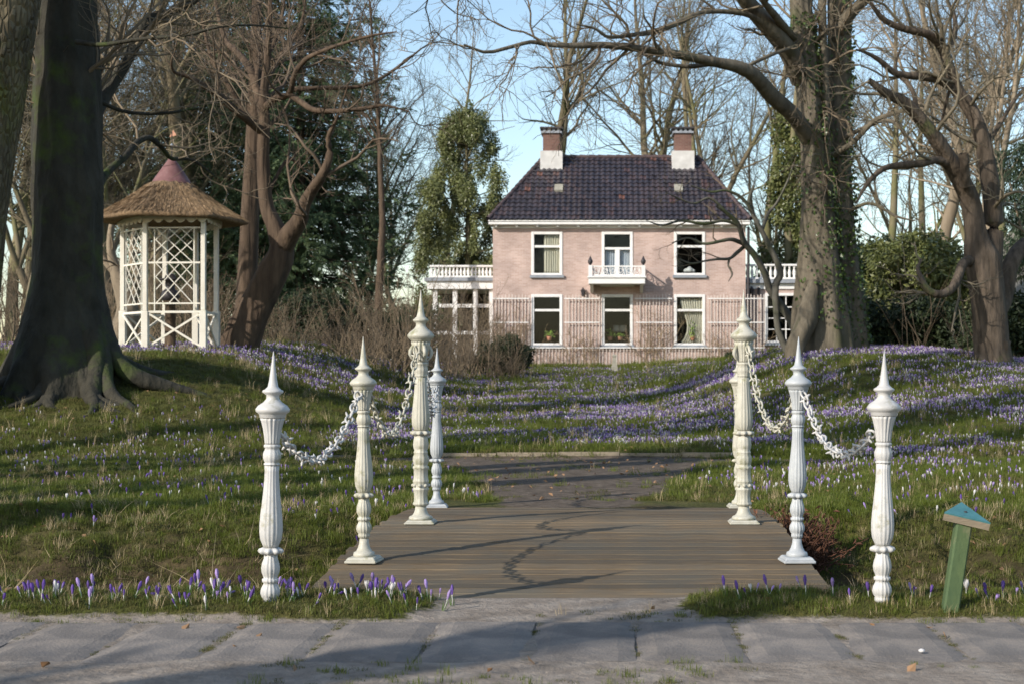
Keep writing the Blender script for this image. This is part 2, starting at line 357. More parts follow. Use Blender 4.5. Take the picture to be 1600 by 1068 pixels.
def ground_mat():
    m = bpy.data.materials.new('lawn_and_soil'); m.use_nodes = True; n = m.node_tree.nodes; l = m.node_tree.links; b = n['Principled BSDF']; b.inputs['Roughness'].default_value = .95; b.inputs['Specular IOR Level'].default_value = .15
    tc = n.new('ShaderNodeTexCoord')
    def noise(s, d=6):
        k = n.new('ShaderNodeTexNoise'); k.inputs['Scale'].default_value = s; k.inputs['Detail'].default_value = d; k.inputs['Roughness'].default_value = .62; l.new(tc.outputs['Object'], k.inputs['Vector']); return k.outputs['Fac']
    def ramp(src, stops):
        r = n.new('ShaderNodeValToRGB'); e = r.color_ramp.elements; e[0].position = stops[0][0]; e[0].color = (*stops[0][1], 1); e[1].position = stops[-1][0]; e[1].color = (*stops[-1][1], 1)
        for p, c in stops[1:-1]: x = e.new(p); x.color = (*c, 1)
        l.new(src, r.inputs[0]); return r.outputs[0]
    def mix(f, a, c):
        x = n.new('ShaderNodeMix'); x.data_type = 'RGBA'; l.new(f, x.inputs[0]); l.new(a, x.inputs[6]); l.new(c, x.inputs[7]); return x.outputs[2]
    turf = ramp(noise(1.3), [(.3, (.045, .05, .014)), (.5, (.075, .08, .022)), (.62, (.105, .095, .035)), (.72, (.13, .10, .05))])
    fine = ramp(noise(38, 8), [(.3, (.35, .35, .35)), (.7, (1.5, 1.45, 1.3))]); mm = n.new('ShaderNodeMix'); mm.data_type = 'RGBA'; mm.blend_type = 'MULTIPLY'; mm.inputs[0].default_value = 1; l.new(turf, mm.inputs[6]); l.new(fine, mm.inputs[7]); turf = mm.outputs[2]
    soil = ramp(noise(9), [(.3, (.03, .022, .013)), (.5, (.06, .043, .025)), (.7, (.10, .07, .042))])
    sand = ramp(noise(6, 9), [(.3, (.15, .125, .10)), (.5, (.235, .20, .165)), (.7, (.32, .28, .235))])
    earth = ramp(noise(7, 9), [(.3, (.06, .046, .034)), (.5, (.105, .083, .063)), (.7, (.165, .135, .105))]); a3 = n.new('ShaderNodeAttribute'); a3.attribute_name = 'earth'; sand = mix(a3.outputs['Fac'], sand, earth)
    a1 = n.new('ShaderNodeAttribute'); a1.attribute_name = 'sand'; a2 = n.new('ShaderNodeAttribute'); a2.attribute_name = 'soil'
    c = mix(a2.outputs['Fac'], turf, soil)
    # ragged sand edge
    ad = n.new('ShaderNodeMath'); ad.operation = 'ADD'; l.new(a1.outputs['Fac'], ad.inputs[0]); l.new(noise(22), ad.inputs[1])
    fr = ramp(ad.outputs[0], [(.86, (0, 0, 0)), (1.12, (1, 1, 1))])
    ad.use_clamp = False
    sc_ = n.new('ShaderNodeMapRange'); sc_.inputs[1].default_value = .86; sc_.inputs[2].default_value = 1.12; l.new(ad.outputs[0], sc_.inputs[0])
    c = mix(sc_.outputs[0], c, sand); l.new(c, b.inputs['Base Color'])
    bp = n.new('ShaderNodeBump'); bp.inputs['Strength'].default_value = .7; bp.inputs['Distance'].default_value = .025; l.new(noise(26, 8), bp.inputs['Height']); l.new(bp.outputs[0], b.inputs['Normal'])
    return m
gm = raw_mesh('ground', np.stack([GX, GY, GZ], -1), [Q], [ground_mat()], True)
def set_attr(me, name, arr):
    a = me.attributes.new(name, 'FLOAT', 'POINT'); a.data.foreach_set('value', np.asarray(arr, np.float32).ravel())
pm = path_mask(GX, GY)
soilm = sm(7.5, 8.2, GY) * (1 - sm(10.4, 11.8, GY)) * .95 * sm(.38, .58, fbm(GX * 1.6, GY * 1.6, 77) + .10)
soilm = np.maximum(soilm, .7 * sm(-1.9, -1.5, GX) * (1 - sm(1.2, 1.7, GX)) * sm(7.6, 8, GY) * (1 - sm(12, 12.8, GY)))
set_attr(gm, 'sand', pm); set_attr(gm, 'soil', soilm); set_attr(gm, 'earth', sm(11, 12.5, GY))
ground = tag(link('ground', gm), 'grassy crocus lawn with ditch, sandy path and low mounds', 'ground', kind='structure')

# paving slabs beside the sandy verge
foot = bpy.data.objects.new('footpath', None); COL.objects.link(foot); foot.location = (0, 6.2, 0)
tag(foot, 'row of worn concrete slabs across the front of the bridge', 'footpath', kind='structure')
def slab_mesh():
    V, Fs = [], []
    mb = MB(); w_, d_ = .425, .93
    nx_, ny_ = 6, 10
    for j in range(ny_ + 1):
        for i in range(nx_ + 1):
            u = i / nx_; v = j / ny_; e = min(u, 1 - u) * w_; e2 = min(v, 1 - v) * d_
            z = -.012 if min(e, e2) < 1e-6 else 0
            x_ = (u - .5) * w_ + random.uniform(-.004, .004); y_ = (v - .5) * d_ + random.uniform(-.006, .006)
            V.append((x_, y_, z + random.uniform(-.0006, .0006)))
    for j in range(ny_):
        for i in range(nx_):
            a = j * (nx_ + 1) + i; Fs.append((a, a + 1, a + nx_ + 2, a + nx_ + 1))
    n0 = len(V); V += [(-w_ / 2, -d_ / 2, -.06), (w_ / 2, -d_ / 2, -.06), (w_ / 2, d_ / 2, -.06), (-w_ / 2, d_ / 2, -.06)]
    bot = [0, nx_, (ny_ + 1) * (nx_ + 1) - 1, ny_ * (nx_ + 1)]
    for k in range(4): Fs.append((n0 + k, n0 + (k + 1) % 4, bot[(k + 1) % 4], bot[k]))
    me = bpy.data.meshes.new('slab'); me.from_pydata(V, [], Fs); me.materials.append(M['slab']); me.update(); return me
slabs = [slab_mesh() for _ in range(5)]
for k in range(-9, 8):
    o = link('slab', slabs[k % 5], foot, (-.10 + k * .437, random.uniform(-.008, .008), .0065 + random.uniform(-.002, .002)))
    o.rotation_euler = (random.uniform(-.003, .003), random.uniform(-.003, .003), random.uniform(-.008, .008))
# low timber edging on the far side of the path
EB = MB(); 
edging = thing('path_edging', 'low weathered board edging the lawn behind the sandy path', 'edging', (-.2, 19.58, 0))
for k in range(5):
    x0 = -2.3 + k * .82; MB().box(x0, x0 + .81, 19.56 + .01 * (k % 2), 19.60 + .01 * (k % 2), -.08, .065 + .008 * (k % 3)).build('board', M['rawwood'], edging)

# ------------------------------------------------------------------ house
HY = 57.5; HB = float(H0(.4, HY)) - .05
def hx(px): return X(px, HY)
def hz(py): return Z(py, HY)
house = thing('brick_house', 'two storey pink brick house with dark hipped tile roof and white sash windows', 'house', (.44, HY, HB))
x0, x1 = hx(770), hx(1165); zt = hz(351); DEP = 7.0
wins = [(830, 879, 362, 432), (940, 989, 362, 446), (1053, 1102, 362, 432), (830, 879, 460, 541), (940, 989, 460, 541), (1053, 1102, 460, 541)]
rects = [(hx(a), hx(b), hz(d), hz(c)) for a, b, c, d in wins]
def wall_with_openings(name, x0, x1, z0, z1, y, th, rects, m, parent):
    xs = sorted({x0, x1, *[v for r in rects for v in r[:2]]}); zs = sorted({z0, z1, *[v for r in rects for v in r[2:]]})
    mb = MB()
    def solid(i, j):
        if i < 0 or j < 0 or i >= len(xs) - 1 or j >= len(zs) - 1: return None
        cx = (xs[i] + xs[i + 1]) / 2; cz = (zs[j] + zs[j + 1]) / 2
        return not any(r[0] < cx < r[1] and r[2] < cz < r[3] for r in rects)
    for i in range(len(xs) - 1):
        for j in range(len(zs) - 1):
            if not solid(i, j): continue
            a, b, c, d = xs[i], xs[i + 1], zs[j], zs[j + 1]
            mb.add([(a, y, c), (b, y, c), (b, y, d), (a, y, d)], [(0, 1, 2, 3)]); mb.add([(a, y + th, c), (b, y + th, c), (b, y + th, d), (a, y + th, d)], [(3, 2, 1, 0)])
            for di, dj, e in ((-1, 0, ((a, c), (a, d))), (1, 0, ((b, d), (b, c))), (0, -1, ((b, c), (a, c))), (0, 1, ((a, d), (b, d)))):
                if solid(i + di, j + dj) is not True:
                    (ex, ez), (fx, fz) = e; mb.add([(ex, y, ez), (fx, y, fz), (fx, y + th, fz), (ex, y + th, ez)], [(0, 1, 2, 3)])
    return mb.build(name, m, parent)
wall_with_openings('wall', x0, x1, HB - .3, zt, HY, .3, rects, M['brick'], house)
MB().box(x0, x0 + .3, HY + .302, HY + DEP, HB - .3, zt).build('wall', M['brick'], house)
MB().box(x1 - .3, x1, HY + .302, HY + DEP, HB - .3, zt).build('wall', M['brick'], house)
MB().box(x0 + .302, x1 - .302, HY + DEP - .3, HY + DEP, HB - .3, zt).build('wall', M['brick'], house)
MB().box(x0 + .31, x1 - .31, HY + .31, HY + DEP - .31, hz(446) - .28, hz(446) - .08).build('upper_floor', M['inside'], house)
MB().box(x0 + .31, x1 - .31, HY + 3.6, HY + 3.7, HB, zt - .01).build('inner_wall', M['inside'], house)
MB().box(x0 + .2, x1 - .2, HY + .2, HY + DEP - .2, zt + .004, zt + .1).build('ceiling', M['inside'], house)
# cornice, gutter and modillions
cor = MB().box(x0 - .10, x1 + .10, HY - .28, HY - .002, hz(353), hz(348))   .box(x0 - .14, x1 + .14, HY - .36, HY - .282, hz(352), hz(345.5)).build('cornice', M['white'], house)
MB().box(x0 - .02, x1 + .02, HY - .04, HY - .003, hz(357), hz(353) - .003).build('frieze', M['white'], cor)
for k in range(13):
    cx = x0 + .15 + k * (x1 - x0 - .3) / 12; MB().box(cx - .05, cx + .05, HY - .26, HY - .045, hz(355.5), hz(353) - .004).build('bracket', M['white'], cor)
# hipped roof of wavy pantiles
ez = hz(346); ey = HY - .38; ridge_y = HY + DEP / 2; rz = Z(247, ridge_y)
ex0, ex1 = x0 - .16, x1 + .16; rx0, rx1 = X(850, ridge_y), X(1090, ridge_y)
roofm = MB().add([(ex0, ey, ez - .05), (ex1, ey, ez - .05), (ex1, HY + DEP + .38, ez - .05), (ex0, HY + DEP + .38, ez - .05), (rx0, ridge_y, rz - .06), (rx1, ridge_y, rz - .06)],
    [(0, 1, 5, 4), (1, 2, 5), (2, 3, 4, 5), (3, 0, 4), (3, 2, 1, 0)])
roof = roofm.build('roof', M['dark_iron'], house)
def tile_slope(A, B, C, D, cw=.22, rh=.30):
    """eaves A->B, ridge D->C (same order); wavy tiles as one mesh clipped to the slope"""
    A, B, C, D = [np.array(v, float) for v in (A, B, C, D)]
    ux = (B - A) / np.linalg.norm(B - A); mid = (C + D) / 2 - (A + B) / 2; mid = mid - ux * mid.dot(ux); L = np.linalg.norm(mid); uy = mid / L; nn = np.cross(ux, uy)
    W = np.linalg.norm(B - A); nc = int(W / cw); nr = int(L / rh); cw = W / nc; rh = L / nr
    la, lb = (D - A).dot(ux), (C - A).dot(ux)
    V, Qs, R = [], [], []; prof = [(0, .035), (.22, .055), (.42, .035), (.68, .006), (1.0, .03)]
    for r in range(nr):
        t0, t1 = r / nr, min((r + 1.12) / nr, 1.0)
        for c in range(nc):
            xm = (c + .5) * cw; tm = (r + .5) / nr
            if xm < la * tm - cw * .5 or xm > W - (W - lb) * tm + cw * .5: continue
            rv = random.random(); jz = random.uniform(-.008, .008); base = len(V)
            for t, lift in ((t0, .045), (t1, .0)):
                lo, hi = la * t, W - (W - lb) * t
                for fx, h in prof:
                    xx = min(max((c + fx) * cw, lo), hi); V.append(A + ux * xx + uy * (t * L) + nn * (h + lift + jz))
            for i in range(4): Qs.append((base + i, base + i + 1, base + 6 + i, base + 5 + i)); R += [rv]
            # front lip
            b2 = len(V)
            for i in range(5): V.append(V[base + i] - nn * .03)
            for i in range(4): Qs.append((b2 + i, b2 + i + 1, base + i + 1, base + i)); R += [rv]
    me = raw_mesh('tiles', np.array(V) - np.array(worldloc(roof)), [np.array(Qs)], [M['tile']], False)
    a = me.attributes.new('rnd', 'FLOAT', 'FACE'); a.data.foreach_set('value', np.array(R, np.float32)) if len(R) == len(me.polygons) else None
    o = link('tiles', me, roof); o['kind'] = 'stuff'; o['label'] = 'dark glazed pantiles with scattered rusty red ones'
by = HY + DEP + .38
tile_slope((ex0, ey, ez), (ex1, ey, ez), (rx1, ridge_y, rz), (rx0, ridge_y, rz))
tile_slope((ex0, by, ez), (ex0, ey, ez), (rx0, ridge_y, rz), (rx0, ridge_y, rz))
tile_slope((ex1, ey, ez), (ex1, by, ez), (rx1, ridge_y, rz), (rx1, ridge_y, rz))
tile_slope((ex1, by, ez), (ex0, by, ez), (rx0, ridge_y, rz), (rx1, ridge_y, rz), .44, .6)
for a, b in (((rx0 - .05, ridge_y, rz), (rx1 + .05, ridge_y, rz)), ((ex0, ey, ez), (rx0, ridge_y, rz)), ((ex1, ey, ez), (rx1, ridge_y, rz))):
    a = np.array(a); b = np.array(b); n_ = int(np.linalg.norm(b - a) / .36); mb = MB()
    for k in range(n_):
        p = a + (b - a) * k / n_; q = a + (b - a) * (k + 1.06) / n_
        mb.tube([p + [0, 0, .05], q + [0, 0, .035]], [.10, .085], 7)
    mb.build('ridge_tiles', M['ridge'], roof, True)
for px in (873, 1060):   # little glazed roof lights
    t = .47; yy = ey + (ridge_y - ey) * t; zz = ez + (rz - ez) * t; sl = (rz - ez) / (ridge_y - ey); cx = X(px, yy); w_ = .17
    V = []; 
    for dx, dy, up in ((-w_, -.17, .10), (w_, -.17, .10), (w_, .2, .10), (-w_, .2, .10), (-w_, -.17, .02), (w_, -.17, .02), (w_, .2, .02), (-w_, .2, .02)):
        V.append((cx + dx, yy + dy - up * .6, zz + dy * sl + up))
    MB().add(V, [(0, 1, 2, 3), (4, 5, 1, 0), (5, 6, 2, 1), (6, 7, 3, 2), (7, 4, 0, 3)]).build('roof_light', M['stone'], roof)
for pa, pb in ((846, 877), (1052, 1083)):
    cy0, cy1 = ridge_y - .75, ridge_y + .25; xa, xb = X(pa, cy0), X(pb, cy0); top = Z(205, cy0)
    ch = MB().box(xa + .06, xb - .06, cy0 + .06, cy1 - .06, Z(262, cy0), top).build('chimney', M['brick_dark'], roof)
    MB().box(xa - .05, xb + .05, cy0 - .05, cy1 + .05, Z(266, cy0), Z(236, cy0)).build('rendered_base', M['plaster'], ch)
    MB().box(xa - .02, xb + .02, cy0 - .02, cy1 + .02, top - .08, top).build('corbel', M['lead'], ch)
    MB().box(xa - .06, xb + .06, cy0 - .06, cy1 + .06, top + .10, top + .17).build('cap', M['dark_iron'], ch)
    for k in range(4): 
        cx = xa + .12 + k * (xb - xa - .24) / 3; MB().box(cx - .05, cx + .05, cy0 + .02, cy0 + .14, top + .002, top + .1).build('cap_support', M['lead'], ch)

def window(r, parent, trans, y=HY, cols=None, door=False, rows=None):
    a, b, c, d = r; f = .115
    win = MB()
    # fixed frame: slightly proud of the brick
    win.box(a + .002, a + f, y - .03, y + .12, c + .002, d - .002).box(b - f, b - .002, y - .03, y + .12, c + .002, d - .002)
    win.box(a + f, b - f, y - .03, y + .12, d - f, d - .002).box(a + f, b - f, y - .03, y + .12, c + .002, c + f * 1.1)
    o = win.build('window', M['white'], parent, bevel=.01)
    MB().box(a - .05, b + .05, y - .10, y - .033, c - .06, c + .05).build('sill', M['lead'] if not door else M['white'], o)
    zz = d - trans if trans else None
    ia, ib, ic, id_ = a + f, b - f, c + f * 1.1, d - f
    if trans: MB().box(ia, ib, y, y + .10, zz - .045, zz + .045).build('transom', M['white'], o)
    if rows:
        for k in range(1, rows): z_ = ic + (id_ - ic) * k / rows; MB().box(ia, ib, y + .02, y + .08, z_ - .02, z_ + .02).build('glazing_bar', M['white'], o)
        for k in range(1, cols): x_ = ia + (ib - ia) * k / cols; MB().box(x_ - .02, x_ + .02, y + .025, y + .075, ic, id_).build('glazing_bar', M['white'], o)
    if door: xm = (ia + ib) / 2; MB().box(xm - .09, xm + .09, y + .01, y + .09, ic, zz - .046).build('mullion', M['white'], o)
    if trans:
        MB().box(ia, ib, y + .048, y + .054, ic, zz - .046).build('pane', M['glass'], o); MB().box(ia, ib, y + .048, y + .054, zz + .046, id_).build('pane', M['glass'], o)
    else: MB().box(ia, ib, y + .048, y + .054, ic, id_).build('pane', M['glass'], o)
    return o
for k, r in enumerate(rects): window(r, house, [.58, .66, .58, .62, .62, .62][k], door=(k == 1))
def curtain(xa, xb, z0_, z1_, y, m, label, folds=14, gather=0, cat='curtain'):
    n_, k_ = folds * 6, 8; V = []
    for j in range(k_ + 1):
        v = j / k_
        for i in range(n_ + 1):
            u = i / n_; g = gather * (1 - v) * math.sin(v * pi) ; xx = xa + (xb - xa) * (u + (g * (1 - u) if gather else 0) * .55)
            V.append((xx, y + .035 * math.sin(u * folds * 2 * pi + .4 * math.sin(v * 3 + u * 9)), z0_ + (z1_ - z0_) * v))
    Q_ = [(j * (n_ + 1) + i, j * (n_ + 1) + i + 1, (j + 1) * (n_ + 1) + i + 1, (j + 1) * (n_ + 1) + i) for j in range(k_) for i in range(n_)]
    o = MB().add(V, Q_).build('curtain', m, None, True, loc=((xa + xb) / 2, y, z0_)); tag(o, label, cat)
    s = o.modifiers.new('thick', 'SOLIDIFY'); s.thickness = .006
curtain(rects[0][0] + .5, rects[0][1] - .1, rects[0][2] + .1, rects[0][3] - .1, HY + .17, M['curtain'], 'cream curtain drawn across the right part of the upper window by the conservatory side', 7)
curtain(rects[1][0] + .12, rects[1][1] - .12, rects[1][2] + .1, rects[1][3] - .66, HY + .17, M['netcurtain'], 'pale net curtain behind the glazed balcony door', 12)
curtain(rects[5][0] + .25, rects[5][1] - .1, rects[5][2] + .1, rects[5][3] - .1, HY + .17, M['curtain'], 'cream gathered curtain in the lower window nearest the ivy-clad beech', 9, 1.0)
# balcony
by0 = HY - 1.0; bx0, bx1 = hx(920), hx(1007)
bal = MB().box(bx0, bx1, by0, HY - .03, hz(446), hz(437)).box(bx0 - .04, bx1 + .04, by0 - .05, HY - .031, hz(437) + .002, hz(434.5)).build('balcony', M['white'], house, bevel=.01)
for cx in (bx0 + .12, bx1 - .12): MB().add([(cx - .06, HY - .03, hz(446) - .003), (cx + .06, HY - .03, hz(446) - .003), (cx + .06, by0 + .1, hz(446) - .003), (cx - .06, by0 + .1, hz(446) - .003), (cx - .06, HY - .03, hz(458)), (cx + .06, HY - .03, hz(458)), (cx + .06, by0 + .35, hz(450)), (cx - .06, by0 + .35, hz(450))],
    [(0, 1, 2, 3), (7, 6, 5, 4), (0, 4, 5, 1), (1, 5, 6, 2), (2, 6, 7, 3), (3, 7, 4, 0)]).build('console', M['white'], bal)
rt, rb = hz(419), hz(434)
for cx in (bx0 + .07, bx1 - .07):
    MB().box(cx - .075, cx + .075, by0 - .01, by0 + .14, hz(434.5) + .003, hz(417.5)).build('corner_post', M['white'], bal)
    MB().lathe([(0, .03), (.05, .06), (.10, .09), (.18, .1), (.22, .07), (.27, .05), (.36, .01)], (cx, by0 + .065, hz(417.5) + .002), 10).build('finial', M['dark_iron'], bal, True)
def scroll_panel(p0, p1, z0_, z1_, name='railing'):
    p0 = np.array(p0); p1 = np.array(p1); L_ = np.linalg.norm(p1 - p0); d = (p1 - p0) / L_; mb = MB()
    for zz in (z0_, z1_): mb.bar((*p0, zz), (*p1, zz), .045, .05, (0, 0, 1))
    n_ = max(2, int(L_ / .28)); st = L_ / n_; hh = z1_ - z0_
    for k in range(n_):
        c = p0 + d * st * (k + .5)
        for rr, off in ((.38 * st, 0), (.20 * st, .0)):
            pts = [(c[0] + d[0] * rr * math.cos(t), c[1] + d[1] * rr * math.cos(t), z0_ + hh * .5 + hh * .45 * rr / (.38 * st) * math.sin(t)) for t in np.linspace(0, 2 * pi, 13)]
            mb.tube(pts, .014, 4)
        for s_ in (-1, 1):
            pts = [(c[0] + d[0] * s_ * st * (.5 - .35 * u), c[1] + d[1] * s_ * st * (.5 - .35 * u), z0_ + hh * (u if k % 2 else 1 - u)) for u in np.linspace(0, 1, 5)]
            mb.tube(pts, .012, 4)
    return mb.build(name, M['white'], bal)
scroll_panel((bx0 + .15, by0 + .06), (bx1 - .15, by0 + .06), rb + .03, rt)
scroll_panel((bx0 + .07, by0 + .16), (bx0 + .07, HY - .04), rb + .03, rt); scroll_panel((bx1 - .07, by0 + .16), (bx1 - .07, HY - .04), rb + .03, rt)
# drainpipe and lanterns
MB().tube([(x1 + .10, HY - .09, HB), (x1 + .10, HY - .09, zt - .1)], .055, 8).build('drainpipe', M['dark_iron'], house, True)
for px, py in ((911, 458), (1176, 455), (1186, 455)):
    cx, cz = hx(px), hz(py); yy = HY - .12 if px < 1150 else HY + .38
    lan = thing('wall_lantern', {911: 'small dark wall lantern left of the balcony bracket', 1176: 'dark wall lantern at the corner between house and side wing', 1186: 'dark wall lantern beside the paned window of the side wing'}[px], 'lantern', (cx, yy, cz - .15))
    MB().lathe([(0, .03), (.04, .06), (.22, .09), (.24, .11), (.32, .03), (.36, .015)], (cx, yy, cz - .15), 6).build('lamp_body', M['dark_iron'], lan)
    MB().bar((cx, yy, cz + .13), (cx, yy + .115, cz + .13), .03, .03, (0, 0, 1)).build('arm', M['dark_iron'], lan)
# things on the window sills
def pot_plant(px, py, y, label, h=.3, m='plant', wide=.14):
    cx, cz = X(px, y), Z(py, y); t = thing('potted_plant', label, 'plant', (cx, y, cz))
    MB().lathe([(0, .07), (.13, .10), (.15, .10)], (cx, y, cz), 10).build('pot', M['pot'], t, True)
    g = np.random.default_rng(int(px)); n_ = 60; Pp = np.array([cx, y, cz + .15]) + g.normal(0, 1, (n_, 3)) * [wide * .6, wide * .5, h * .25] + [0, 0, h * .35]
    V, Q_ = leaves(Pp, norm(g.normal(0, 1, (n_, 3)) + [0, 0, .8]), np.full(n_, .09), .6, g)
    link('foliage', raw_mesh('foliage', V - np.array(worldloc(t)), [Q_], [M[m]], False), t)
def leaves(Pp, D, size, aspect, g, cup=.15):
    """diamond leaf quads: centre line along D"""
    r = norm(g.normal(0, 1, Pp.shape)); s = norm(np.cross(D, r)); nn = np.cross(s, D)
    L_ = size[:, None]; a = Pp - D * L_ * .5; b = Pp + D * L_ * .5
    V = np.stack([a, Pp + s * L_ * aspect * .5 + nn * L_ * cup, b, Pp - s * L_ * aspect * .5 + nn * L_ * cup], 1).reshape(-1, 3)
    k = np.arange(len(Pp))[:, None] * 4
    return V, k + np.arange(4)[None]
zs_ = 531.5
pot_plant(858, zs_, HY + .10, 'small green plant on the sill of the lower window by the dark bush', .25)
pot_plant(953, zs_, HY + .3, 'yellow flowering pot plant on the middle lower sill', .34)
pot_plant(969, zs_, HY + .3, 'squat brown pot plant beside the table lamps', .15)
pot_plant(1082, zs_, HY + .11, 'tall leafy plant before the gathered cream curtain', .6)
for px, lb in ((963, 'cream shaded table lamp in the middle lower window, closer to the yellow plant'), (974, 'cream shaded table lamp in the middle lower window, closer to the gathered curtain')):
    yy = HY + 1.0; cx = X(px, yy); z_ = Z(535, yy); t = thing('table_lamp', lb, 'lamp', (cx, yy, z_))
    MB().lathe([(0, .1), (.05, .08), (.1, .04), (.3, .06), (.42, .02)], (cx, yy, z_), 10).build('lamp_foot', M['dark_iron'], t, True)
    MB().lathe([(.42, .2), (.68, .12)], (cx, yy, z_), 14).build('lamp_shade', M['lamp_shade'], t, True)
t = MB(); cxw = hx(1078); 
for dx, rr in ((-.15, .10), (0, .15), (.14, .09)): t.lathe([(0, rr * .6), (.06, rr), (rr, rr * .9), (rr * 1.6, .02)], (cxw + dx, HY + .3, hz(432) + .17), 10)
tag(t.build('vase', M['white'], None, True, loc=(cxw, HY + .3, hz(432) + .17)), 'cluster of white flowers on the sill of the dark upper window', 'flowers')

# side wings with balustrades
def baluster_row(parent, xa, xb, y, zb, ztop, n_):
    MB().box(xa, xb, y - .09, y + .09, ztop - .08, ztop).build('handrail', M['white'], parent, bevel=.01)
    MB().box(xa, xb, y - .1, y + .1, zb, zb + .07).build('plinth', M['white'], parent, bevel=.01)
    h = ztop - .082 - zb - .072; me = None
    for k in range(n_):
        cx = xa + (k + .5) * (xb - xa) / n_
        if me is None:
            o = MB().lathe([(0, .055), (.04 * h, .055), (.1 * h, .035), (.35 * h, .068), (.55 * h, .06), (.82 * h, .03), (.9 * h, .05), (h, .05)], (cx, y, zb + .071), 8).build('baluster', M['white'], parent, True); me = o; bx = cx
        else: c = me.copy(); COL.objects.link(c); c.location.x += cx - bx
wy = HY + .5; wx1 = X(1345, wy); wr = (X(1195, wy), X(1247, wy), Z(537, wy), Z(458, wy))
wing = thing('side_wing', 'single storey brick wing with white balustrade on its flat roof behind the ivy-clad beech', 'building', ((x1 + wx1) / 2, wy, HB))
wall_with_openings('wall', x1 + .004, wx1, HB - .3, Z(452, wy), wy, .3, [wr], M['brick'], wing)
MB().box(wx1 - .3, wx1, wy + .302, wy + 5, HB - .3, Z(452, wy)).build('wall', M['brick'], wing)
MB().box(x1 + .01, wx1 - .31, wy + 4.6, wy + 4.9, HB - .3, Z(452, wy)).build('wall', M['inside'], wing)
MB().box(x1 + .004, wx1 + .08, wy - .06, wy + 5, Z(452, wy) + .003, Z(443, wy)).build('frieze', M['white'], wing)
MB().box(x1 + .004, wx1 + .25, wy - .22, wy + 5, Z(443, wy) + .003, Z(437, wy)).build('roof_slab', M['lead'], wing)
baluster_row(wing, x1 + .02, wx1 + .05, wy - .02, Z(437, wy) + .005, Z(413, wy), 25)
for px in (1251, 1342): MB().box(X(px, wy) - .12, X(px, wy) + .12, wy - .16, wy + .1, Z(437, wy) + .006, Z(408, wy)).build('pier', M['white'], wing, bevel=.01)
window(wr, wing, 0, wy, cols=3, rows=4)
cy = HY + 2.0; cx0 = X(676, cy)
cons = thing('conservatory', 'white glazed conservatory with balustraded flat roof at the shaded end of the house', 'conservatory', ((cx0 + x0) / 2, cy, HB))
MB().box(cx0 - .2, x0 - .004, cy - .2, cy + 4, Z(452, cy), Z(440, cy)).build('frieze', M['white'], cons)
MB().box(cx0 - .3, x0 - .004, cy - .3, cy + 4, Z(440, cy) + .003, Z(434.5, cy)).build('roof_slab', M['lead'], cons)
baluster_row(cons, cx0 - .1, x0 - .02, cy - .1, Z(434.5, cy) + .004, Z(415, cy), 18)
for px in (680, 711, 743, 768): MB().box(X(px, cy) - .09, X(px, cy) + .09, cy - .06, cy + .1, HB - .2, Z(452, cy) - .003).build('mullion', M['white'], cons)
for py in (478, 520): MB().box(cx0, x0 - .02, cy - .04, cy + .08, Z(py, cy) - .07, Z(py, cy) + .07).build('transom', M['white'], cons)
for a, b in ((680, 711), (711, 743), (743, 768)):
    MB().box(X(a, cy) + .092, X(b, cy) - .092, cy + .02, cy + .028, Z(478, cy) + .072, Z(452, cy) - .004).build('pane', M['glass'], cons)
    MB().box(X(a, cy) + .092, X(b, cy) - .092, cy + .02, cy + .028, Z(520, cy) + .072, Z(478, cy) - .072).build('pane', M['glass'], cons)
MB().box(cx0, x0, cy + 3.4, cy + 3.6, HB - .2, Z(452, cy)).build('back_wall', M['inside'], cons)
# trellis
try_ = HY - .14; tr = thing('trellis', 'white wooden slat trellis covering the lower brick wall of the house', 'trellis', (.4, try_, HB))
sl = None; xa, xb = hx(765), hx(1194)
k = 0; xx = xa
while xx < xb:
    if not any(r[0] - .07 < xx < r[1] + .07 for r in rects[3:]):
        zb_, zt_ = HB - .1, hz(461 + random.uniform(-1.2, 1.8))
        yy = try_ if xx < x1 else try_
        MB().box(xx - .014, xx + .014, try_ - .010, try_ + .010, zb_, zt_).build('slat', M['slat'], tr)
    else:
        MB().box(xx - .014, xx + .014, try_ - .010, try_ + .010, HB - .1, hz(544)).build('slat', M['slat'], tr)
    xx += .128 + random.uniform(-.012, .012)
spans = [xa, *[v for r in rects[3:] for v in (r[0] - .07, r[1] + .07)], xb]
for py in (467, 504):
    for a, b in zip(spans[::2], spans[1::2]): MB().box(a, b, try_ - .035, try_ - .014, hz(py) - .02, hz(py) + .02).build('rail', M['white'], tr)
MB().box(xa, xb, try_ - .035, try_ - .014, hz(543) - .02, hz(543) + .02).build('rail', M['white'], tr)

# small stone obelisk on the lawn
oy = 50.0; ox, oz = X(960, oy), float(H(X(960, oy), oy))
ob = thing('stone_obelisk', 'small tapered stone marker standing on the crocus lawn before the house', 'marker', (ox, oy, oz))
MB().lathe([(-.1, .16), (.18, .155), (.2, .12)], (ox, oy, oz), 4, ph=pi / 4).build('base', M['stone'], ob)
MB().lathe([(.2, .125), (.5, .085), (.52, .11), (.58, .10), (.60, .02)], (ox, oy, oz), 4, ph=pi / 4).build('shaft', M['stone'], ob)
